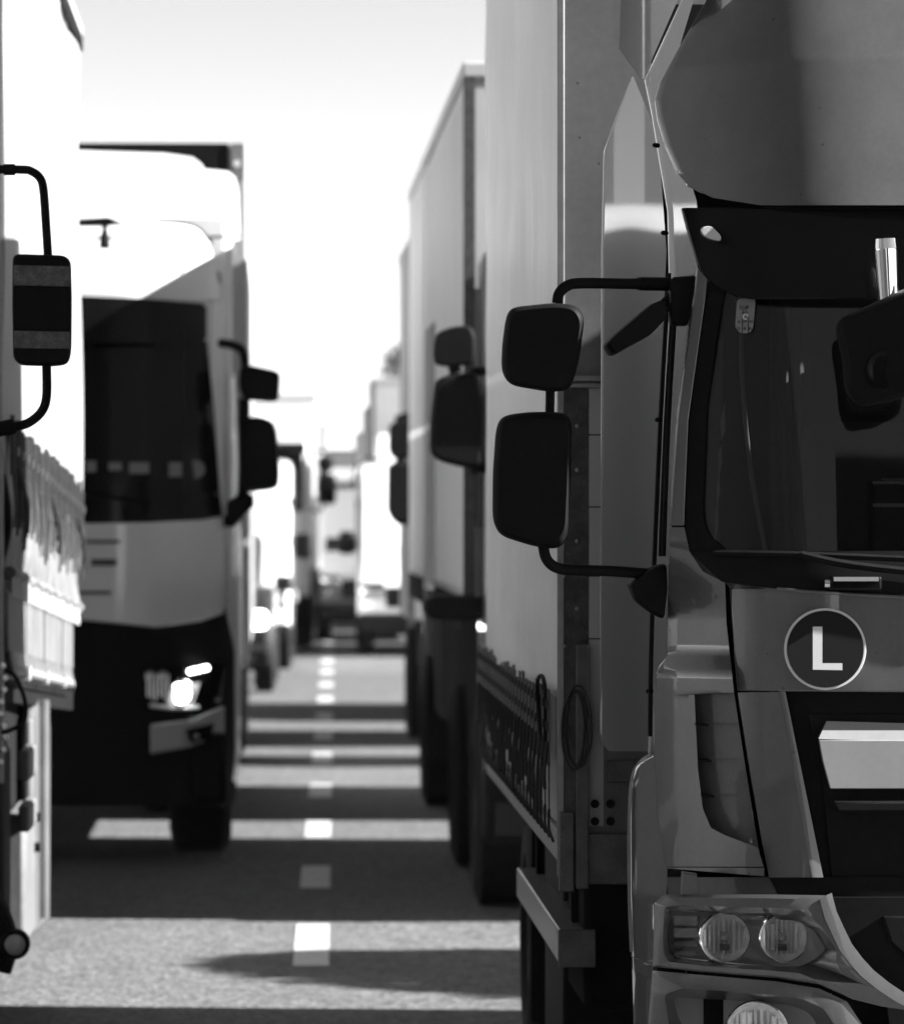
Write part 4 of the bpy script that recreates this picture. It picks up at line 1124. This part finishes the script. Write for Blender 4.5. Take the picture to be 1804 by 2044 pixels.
def gtruck(name, label, X0, Yf, Wd=2.5, hc=3.0, cl=1.7, gap=0.3, bl=6.0, hb=3.8, cm=None, bm_=None, bz=1.05, group=None, mir=True, trailer_gap=None, trailer_len=None, yaw=None, lamps=chrome, straps=False, zw=1.75, hollow=False):
    """cab-over truck; X0 = left side of the body, Yf = front"""
    yaw = -math.atan(SL) if yaw is None else yaw
    root = thing(name, label, "truck", (X0 + Wd / 2, Yf, 0), yaw, group)
    h = Wd / 2; cw = h - 0.06
    cm = cm or white_paint; bm_ = bm_ or white_dull
    body = MB().prism_x([(0.04, 0.5), (0.0, 0.9), (0.0, zw), (0.16, hc - 0.45), (0.3, hc - 0.12), (0.5, hc), (cl, hc), (cl, 0.6)], -cw, cw)
    local_obj(body, "cab_body", cm, root, 0.06)
    local_obj(MB().prism_x([(-0.02, zw + 0.08), (0.125, hc - 0.5), (0.16, hc - 0.5), (0.02, zw + 0.08)], -cw + 0.1, cw - 0.1), "windscreen", blackg, root, 0.01)
    local_obj(MB().prism_x([(0.02, hc - 0.46), (-0.08, hc - 0.52), (-0.06, hc - 0.62), (0.1, hc - 0.5)], -cw + 0.06, cw - 0.06), "sun_visor", blackg, root, 0.01)
    local_obj(MB().box(-cw + 0.35, cw - 0.35, -0.03, 0.03, 0.85, zw - 0.25), "grille", blackp, root, 0.02)
    for k in range(4):
        z = 0.95 + k * (zw - 1.2) / 4
        local_obj(MB().box(-cw + 0.4, cw - 0.4, -0.05, -0.03, z, z + 0.05), "grille_slat", foil, root, 0.006)
    local_obj(MB().box(-cw - 0.01, cw + 0.01, -0.08, 0.3, 0.35, 0.72), "bumper", blackp, root, 0.05)
    for s in (-1, 1):
        hl_ = local_obj(MB().box(s * (cw - 0.32) - 0.18, s * (cw - 0.32) + 0.18, -0.10, 0.0, 0.62, 0.82), "headlamp", lamps, root, 0.03)
        local_obj(MB().box(s * cw - 0.012, s * cw + 0.012, 0.35, 1.2, zw + 0.05, hc - 0.55), "side_window", blackg, root, 0.01)
        gwheel(s * (h - 0.04), 1.35 if cl > 1.5 else 1.0, 0.48, 0.3, s, root)
        if mir:
            mo_ = local_obj(MB().box(s * (cw + 0.22) - 0.12, s * (cw + 0.22) + 0.12, -0.02, 0.14, 1.92, 2.32), "mirror", blackp, root, 0.05)
            local_obj(MB().box(s * (cw + 0.2) - 0.1, s * (cw + 0.2) + 0.1, -0.02, 0.14, 2.36, 2.56), "mirror_housing", blackp, root, 0.05, parent=mo_)
            local_obj(MB().tube([(s * (cw - 0.05), 0.2, 2.6), (s * (cw + 0.16), 0.1, 2.62), (s * (cw + 0.18), 0.08, 2.5), (s * (cw + 0.16), 0.08, 1.88), (s * (cw - 0.05), 0.2, 1.86)], 0.022, 8, 4), "mirror_arm", blackp, root, parent=mo_)
    y0 = cl + gap
    def cargo(y0, y1, axles):
        if hollow:
            for s in (-1, 1):
                local_obj(MB().box(s * (h - 0.003) - 0.003, s * (h - 0.003) + 0.003, y0 + 0.05, y1 - 0.05, bz, hb - 0.08), "curtain", bm_, root, 0, False)
            local_obj(MB().box(-h + 0.01, h - 0.01, y0, y0 + 0.045, bz, hb - 0.09), "front_wall", white_dull, root, 0, False)
            local_obj(MB().box(-h + 0.01, h - 0.01, y1 - 0.045, y1, bz, hb - 0.09), "tail_door", white_dull, root, 0, False)
            local_obj(MB().box(-h + 0.02, h - 0.02, y0 + 0.05, y1 - 0.05, bz, bz + 0.05), "deck", dark, root, 0, False)
        else:
            local_obj(MB().box(-h, h, y0, y1, bz, hb), "cargo_body", bm_, root, 0.015, False)
        first = y0 < cl + gap + 0.01
        local_obj(MB().box(-h - 0.004, -h + 0.05, y0 - 0.01, y0 + 0.06, bz - 0.05, hb + 0.01), "corner_post", rivet_strip if first else bm_, root, 0.0, False)
        local_obj(MB().box(-h - 0.01, h + 0.01, y0 - 0.012, y1 + 0.01, hb - 0.06, hb + 0.015), "roof_rail", white_dull if hollow else bm_, root, 0.01, False)
        local_obj(MB().box(-h + 0.1, h - 0.1, y0, y1, 0.62, bz - 0.003), "chassis", dark, root, 0, False)
        if straps:
            yy_ = y0 + 0.2
            while yy_ < y1 - 0.1:
                local_obj(MB().box(-h - 0.012, -h - 0.002, yy_ - 0.035, yy_ + 0.035, bz - 0.14, bz + 0.01), "strap", strapm, root, 0, False)
                yy_ += 0.3
        for a_ in axles:
            for s in (-1, 1):
                gwheel(s * (h - 0.03), a_, 0.48, 0.5, s, root)
    if trailer_len:
        cargo(y0, y0 + bl, (y0 + bl * 0.62,))
        t0 = y0 + bl + trailer_gap
        local_obj(MB().box(-0.06, 0.06, y0 + bl - 0.2, t0 + 0.4, 0.3, 0.38), "drawbar", dark, root, 0, False)
        cargo(t0, t0 + trailer_len, (t0 + trailer_len * 0.5,))
        for s in (-1, 1):                          # made-up upper bridge, added so both bodies read as one side
            local_obj(MB().box(s * (h - 0.006) - 0.003, s * (h - 0.006) + 0.003, y0 + bl - 0.045, t0 + 0.045, 2.95, hb - 0.08), "gap_bridge", bm_, root, 0, False)
        local_obj(MB().box(-h - 0.006, h + 0.006, y0 + bl - 0.01, t0 + 0.01, hb - 0.055, hb + 0.012), "gap_bridge_roof", white_dull, root, 0, False)
    else:
        cargo(y0, y0 + bl, (y0 + bl * 0.68,) if bl < 8 else (y0 + bl * 0.66, y0 + bl * 0.76, y0 + bl * 0.86))
    return root

def gvan(name, label, X0, Yf, Wd=1.95, hgt=2.4, L=5.4, m=None, group=None, lamps=chrome):
    root = thing(name, label, "van", (X0 + Wd / 2, Yf, 0), -math.atan(SL), group)
    h = Wd / 2; m = m or white_paint
    prof = [(0.05, 0.35), (0.0, 0.7), (0.12, 1.02), (0.75, 1.2), (1.45, hgt - 0.25), (1.75, hgt - 0.06), (2.1, hgt), (L, hgt - 0.03), (L + 0.03, 0.4)]
    local_obj(MB().prism_x(prof, -h, h), "van_body", m, root, 0.09)
    local_obj(MB().prism_x([(0.80, 1.26), (1.42, hgt - 0.3), (1.47, hgt - 0.3), (0.87, 1.26)], -h + 0.12, h - 0.12), "windscreen", blackg, root, 0.01)
    local_obj(MB().box(-h + 0.35, h - 0.35, -0.02, 0.1, 0.62, 0.88), "grille", blackp, root, 0.03)
    local_obj(MB().box(-h - 0.01, h + 0.01, -0.07, 0.3, 0.28, 0.55), "bumper", blackp, root, 0.06)
    for s in (-1, 1):
        local_obj(MB().prism_x([(0.0, 0.7), (-0.01, 0.86), (0.2, 1.02), (0.3, 0.95), (0.1, 0.68)], s * (h - 0.2) - 0.16, s * (h - 0.2) + 0.16), "headlamp", lamps, root, 0.03)
        local_obj(MB().box(s * h - 0.012, s * h + 0.012, 1.3, 2.3, 1.3, hgt - 0.45), "side_window", blackg, root, 0.01)
        local_obj(MB().box(s * (h + 0.13) - 0.1, s * (h + 0.13) + 0.1, 1.0, 1.1, 1.28, 1.58), "mirror", blackp, root, 0.04)
        for yw in (0.95, L - 1.1):
            gwheel(s * (h + 0.005), yw, 0.34, 0.22, s, root)
    return root

def gcar(name, label, X0, Yf, Wd=1.85, hgt=1.62, L=4.5, m=None, group=None, lamps=lit, dk=True):
    root = thing(name, label, "car", (X0 + Wd / 2, Yf, 0), -math.atan(SL), group)
    h = Wd / 2; m = m or dark_cab
    prof = [(0.08, 0.3), (0.0, 0.5), (0.05, 0.78), (0.25, 0.92), (1.15, 1.05), (1.2, 1.06), (L - 0.6, 1.08), (L - 0.05, 0.95), (L, 0.5), (L - 0.1, 0.3)]
    local_obj(MB().prism_x(prof, -h, h), "car_body", m, root, 0.09)
    n = [(1.05, 1.0), (1.8, hgt - 0.06), (2.2, hgt), (3.3, hgt - 0.02), (L - 0.35, 1.06)]
    local_obj(MB().prism_x(n, -h + 0.14, h - 0.14), "greenhouse", m, root, 0.1)
    local_obj(MB().prism_x([(1.10, 1.08), (1.76, hgt - 0.12), (1.8, hgt - 0.12), (1.2, 1.08)], -h + 0.22, h - 0.22), "windscreen", blackg, root, 0.01)
    local_obj(MB().box(-h + 0.45, h - 0.45, -0.04, 0.1, 0.55, 0.78), "grille", blackp, root, 0.03)
    local_obj(MB().box(-h + 0.02, h - 0.02, -0.06, 0.2, 0.24, 0.5), "bumper", blackp if dk else m, root, 0.06)
    for s in (-1, 1):
        local_obj(MB().box(s * (h - 0.24) - 0.19, s * (h - 0.24) + 0.17, -0.02, 0.2, 0.66, 0.84), "headlamp", lamps, root, 0.05)
        local_obj(MB().box(s * (h + 0.08) - 0.09, s * (h + 0.08) + 0.09, 1.3, 1.4, 1.02, 1.18), "mirror", m, root, 0.03)
        local_obj(MB().cyl((s * (h - 0.25), -0.065, 0.37), (0, -1, 0), 0.05, 0.02, 16), "fog_lamp", chrome, root)
        for yw in (0.85, L - 0.95):
            gwheel(s * (h + 0.005), yw, 0.34, 0.22, s, root)
    return root

RG = "vehicles queued in the right lane"
LG = "vehicles queued in the left lane"
# second vehicle on the right: rigid with a drawbar trailer
t2 = gtruck("drawbar_truck", "dark cab truck with tall pale curtain body and drawbar trailer", 0.91, 22.85, 2.5, 3.1, 0.95, 0.02, 4.4, 4.0, dark_cab, curtain_p, bz=1.45, hollow=True, mir=False, trailer_gap=1.85, trailer_len=3.5, yaw=0.0, straps=True, lamps=blackp)
def world_part(name, geo, m, root):
    o = mkobj(name, geo[0], geo[1], m, None)
    o.parent = root
    o.matrix_parent_inverse = Matrix.LocRotScale(root.location, root.rotation_euler, None).inverted()
    return o
m2 = world_part("mirror", pillow(roundpoly([(864, 690), (872, 662), (905, 650), (938, 648), (950, 665), (948, 722), (930, 729), (880, 731), (866, 722)], 14), 22.85, 0.22), blackp, t2)
m3 = world_part("mirror_housing", pillow(roundpoly([(868, 758), (900, 745), (955, 742), (965, 830), (962, 935), (930, 934), (880, 922), (858, 905), (858, 850)], 16), 22.85, 0.22), blackp, t2)
g = MB().tube([W(905, 725, 22.95), W(910, 745, 22.95)], 0.03, 8); world_part("mirror_link", (g.v, g.f), blackp, t2)
for yy in (740, 935):
    g = MB().tube([W(940, yy, 22.95), W(1000, yy, 23.0), W(1030, yy, 23.1)], 0.022, 8); world_part("mirror_arm", (g.v, g.f), blackp, t2)
g = pillow(roundpoly([(846, 1200), (870, 1188), (955, 1190), (965, 1225), (950, 1240), (860, 1238), (846, 1225)], 8), 23.6, 0.5); world_part("folded_cover", g, rubber, t2)
# third: white cab, dark box
t3 = gtruck("short_box_truck", "white cab truck with short dark grey box body", 1.06, 36.4, 2.5, 3.4, 1.3, 1.6, 2.7, 3.98, white_paint, curtain_g, bz=1.0, mir=False, yaw=0.0)
world_part("mirror", pillow(roundpoly([(776, 850), (790, 838), (825, 836), (832, 850), (826, 905), (815, 915), (785, 915), (776, 900)], 8), 36.3, 0.3), blackp, t3)
world_part("mirror_housing", pillow(roundpoly([(774, 930), (790, 920), (824, 922), (826, 1020), (815, 1042), (785, 1042), (773, 1020)], 8), 36.3, 0.3), blackp, t3)
g = MB().tube([W(790, 838, 36.4), W(820, 830, 36.4), W(850, 834, 36.5)], 0.03, 8, 3); world_part("mirror_arm", (g.v, g.f), blackp, t3)
g = MB().tube([W(790, 1040, 36.4), W(820, 1042, 36.4), W(850, 1043, 36.5)], 0.025, 8); world_part("mirror_arm", (g.v, g.f), blackp, t3)
g = MB().tube([W(800, 912, 36.4), W(800, 925, 36.4)], 0.04, 8); world_part("mirror_link", (g.v, g.f), blackp, t3)
gvan("panel_van", "dark panel van hidden behind the short dark box truck", 1.35, 44.0, 1.95, 2.3, 3.9, dark_cab)
gvan("box_van", "white high-roof van in the right lane behind trucks", 1.06 + 0.0, 63.0, 2.1, 2.45, 5.8, white_paint)
gvan("grey_van", "grey van nosing over the lane line behind the white high-roof van", 0.60, 69.8, 1.85, 2.15, 5.0, mat("grey_van_paint", 0.12, 0.4, coat=0.6))
gtruck("white_lorry", "white lorry with tall box behind the white high-roof van", 1.5, 76, 2.5, 3.0, 1.8, 0.4, 7, 3.9, white_paint, white_dull)
gcar("saloon_car", "silver car ahead of distant lorries in right lane", 1.9, 92, 1.8, 1.5, 4.4, mat("silver_paint", 0.4, 0.3, coat=1))
gtruck("grey_lorry", "grey lorry far down the right lane", 1.9, 104, 2.5, 3.2, 1.8, 0.5, 9, 4.0, paint, curtain_g)
gtruck("pale_lorry", "pale lorry at the far end of the right lane", 2.3, 140, 2.5, 3.2, 1.8, 0.5, 9, 4.0, ivory, white_dull)
# left lane
gcar("estate_car", "dark car with bright headlamps behind the white semi-trailer", -1.84, 50.5, 1.85, 1.62, 4.5, dark_cab)
gvan("delivery_van", "white van following the dark car with bright headlamps", -1.85, 57.5, 2.05, 2.45, 5.4, white_paint)
gtruck("silver_lorry", "white lorry with dark mirrors behind the delivery van", -1.95, 66, 2.5, 3.2, 1.8, 0.4, 9, 3.3, white_paint, white_paint)
gvan("light_van", "pale van between two lorries in the left lane", -1.4, 82, 2.0, 2.4, 5.4, ivory)
gtruck("long_lorry", "white long lorry far down the left lane", -1.7, 93, 2.5, 3.3, 1.8, 0.5, 12, 4.0, white_paint, white_dull)
gtruck("dark_lorry", "pale grey lorry at the far end of the left lane", -1.2, 126, 2.5, 3.3, 1.8, 0.5, 12, 4.0, ivory, curtain_g)
gtruck("distant_lorry", "pale lorry farthest down the queue", 1.0, 175, 2.5, 3.2, 1.8, 0.5, 9, 3.9, ivory, curtain_g)

# ------------------------------------------------------------------ vegetation beside the road
leaf_m = mat("leaves", 0.06, 0.6, noise=(3, 0.4))
bark_m = mat("bark", 0.08, 0.9, noise=(9, 0.3))
def plant(name, label, cat, base, hgt, blobs, nleaf, lsize, seed, trunk_r, core=False):
    rng = random.Random(seed)
    root = thing(name, label, cat, base)
    b = Vector(base)
    tk = MB()
    def limb(p, q, r0, r1):
        d = q - p; u = d.orthogonal().normalized(); w_ = d.normalized().cross(u); n = 7
        vs = [p + (u * math.cos(6.283 * k / n) + w_ * math.sin(6.283 * k / n)) * r0 for k in range(n)] + [q + (u * math.cos(6.283 * k / n) + w_ * math.sin(6.283 * k / n)) * r1 for k in range(n)]
        tk.add(vs, [(k, (k + 1) % n, n + (k + 1) % n, n + k) for k in range(n)])
    fork = b + Vector((0, 0, hgt * 0.4))
    limb(b, fork, trunk_r, trunk_r * 0.7)
    for c, r in blobs:
        limb(fork, b + Vector(c), trunk_r * 0.5, trunk_r * 0.12)
    tk.build("trunk", bark_m, root)
    lv = MB()
    for k in range(nleaf):
        c, r = blobs[rng.randrange(len(blobs))]
        d = Vector((rng.gauss(0, 1), rng.gauss(0, 1), rng.gauss(0, 1))).normalized() * r * rng.uniform(0.35, 1.0) ** 0.6
        p = b + Vector(c) + d
        u = Vector((rng.gauss(0, 1), rng.gauss(0, 1), rng.gauss(0, 1))).normalized(); v = u.orthogonal().normalized()
        s = lsize * rng.uniform(0.6, 1.3)
        lv.add([p - u * s, p + v * s * 0.45, p + u * s, p - v * s * 0.45], [(0, 1, 2, 3)])
    if core:
        for c, r in blobs:                       # solid core added so the crown casts a dense shadow
            prof = [(-r * 0.86 + 2 * r * 0.86 * i / 12, max(0.001, r * 0.86 * math.sin(math.pi * i / 12))) for i in range(13)]
            lv.lathe(b + Vector(c), (0, 0, 1), prof, 20)
    cr = lv.build("crown", leaf_m, root, smooth=False)
    return root
plant("roadside_tree", "dark leafy tree rising beyond the short dark box truck", "tree", (7.9, 200, -0.06), 8.5,
      [((-0.5, 0, 6.8), 1.9), ((-2.2, 0.5, 6.0), 1.2), ((-2.6, 0, 7.4), 1.1), ((1.2, 0, 7.6), 1.7), ((-1.2, 0, 8.4), 1.2), ((-3.1, 0, 5.9), 0.7), ((1.5, 1, 5.8), 1.5)], 5200, 0.16, 4, 0.2)
# unseen tree made up to cast the oval shadow between the trucks
plant("shadow_tree", "unseen round-crowned tree added on the verge to cast an oval shadow", "tree", (7.5, 19.6, -0.06), 4.2,
      [((0, 0.36, 4.18), 0.70), ((0, 0.0, 3.81), 0.98), ((0, -0.35, 3.5), 1.0), ((0, 0.1, 2.95), 1.1)], 15000, 0.075, 9, 0.1, True)

# ------------------------------------------------------------------ unseen lorries added beside and behind the camera to block sky light
gtruck("sky_block_lorry", "unseen dark lorry added ahead of the grey box truck to block sky", 1.0, -10.5, 2.5, 3.2, 1.8, 0.6, 12.4, 4.0, dark_cab, dark_cab, yaw=0.0)
gtruck("sky_block_trailer_lorry", "unseen dark lorry added ahead of the white tarpaulin truck to block sky", -3.65, -5.5, 2.5, 3.2, 1.8, 0.6, 14.0, 4.0, dark_cab, dark_cab, yaw=0.0)

# ------------------------------------------------------------------ hot, dusty air over the queue
hz = MB().box(-60, 60, -30, 330, -1.1, 14).build("haze", mat("haze_air", 0.5), None, smooth=False)
hz["kind"] = "stuff"
hm = MATS["haze_air"]
hm.node_tree.nodes.clear()
ho = hm.node_tree.nodes.new("ShaderNodeOutputMaterial")
pv = hm.node_tree.nodes.new("ShaderNodeVolumePrincipled")
pv.inputs["Color"].default_value = (0.9, 0.9, 0.9, 1)
pv.inputs["Density"].default_value = 0.0001
hm.node_tree.links.new(pv.outputs[0], ho.inputs["Volume"])
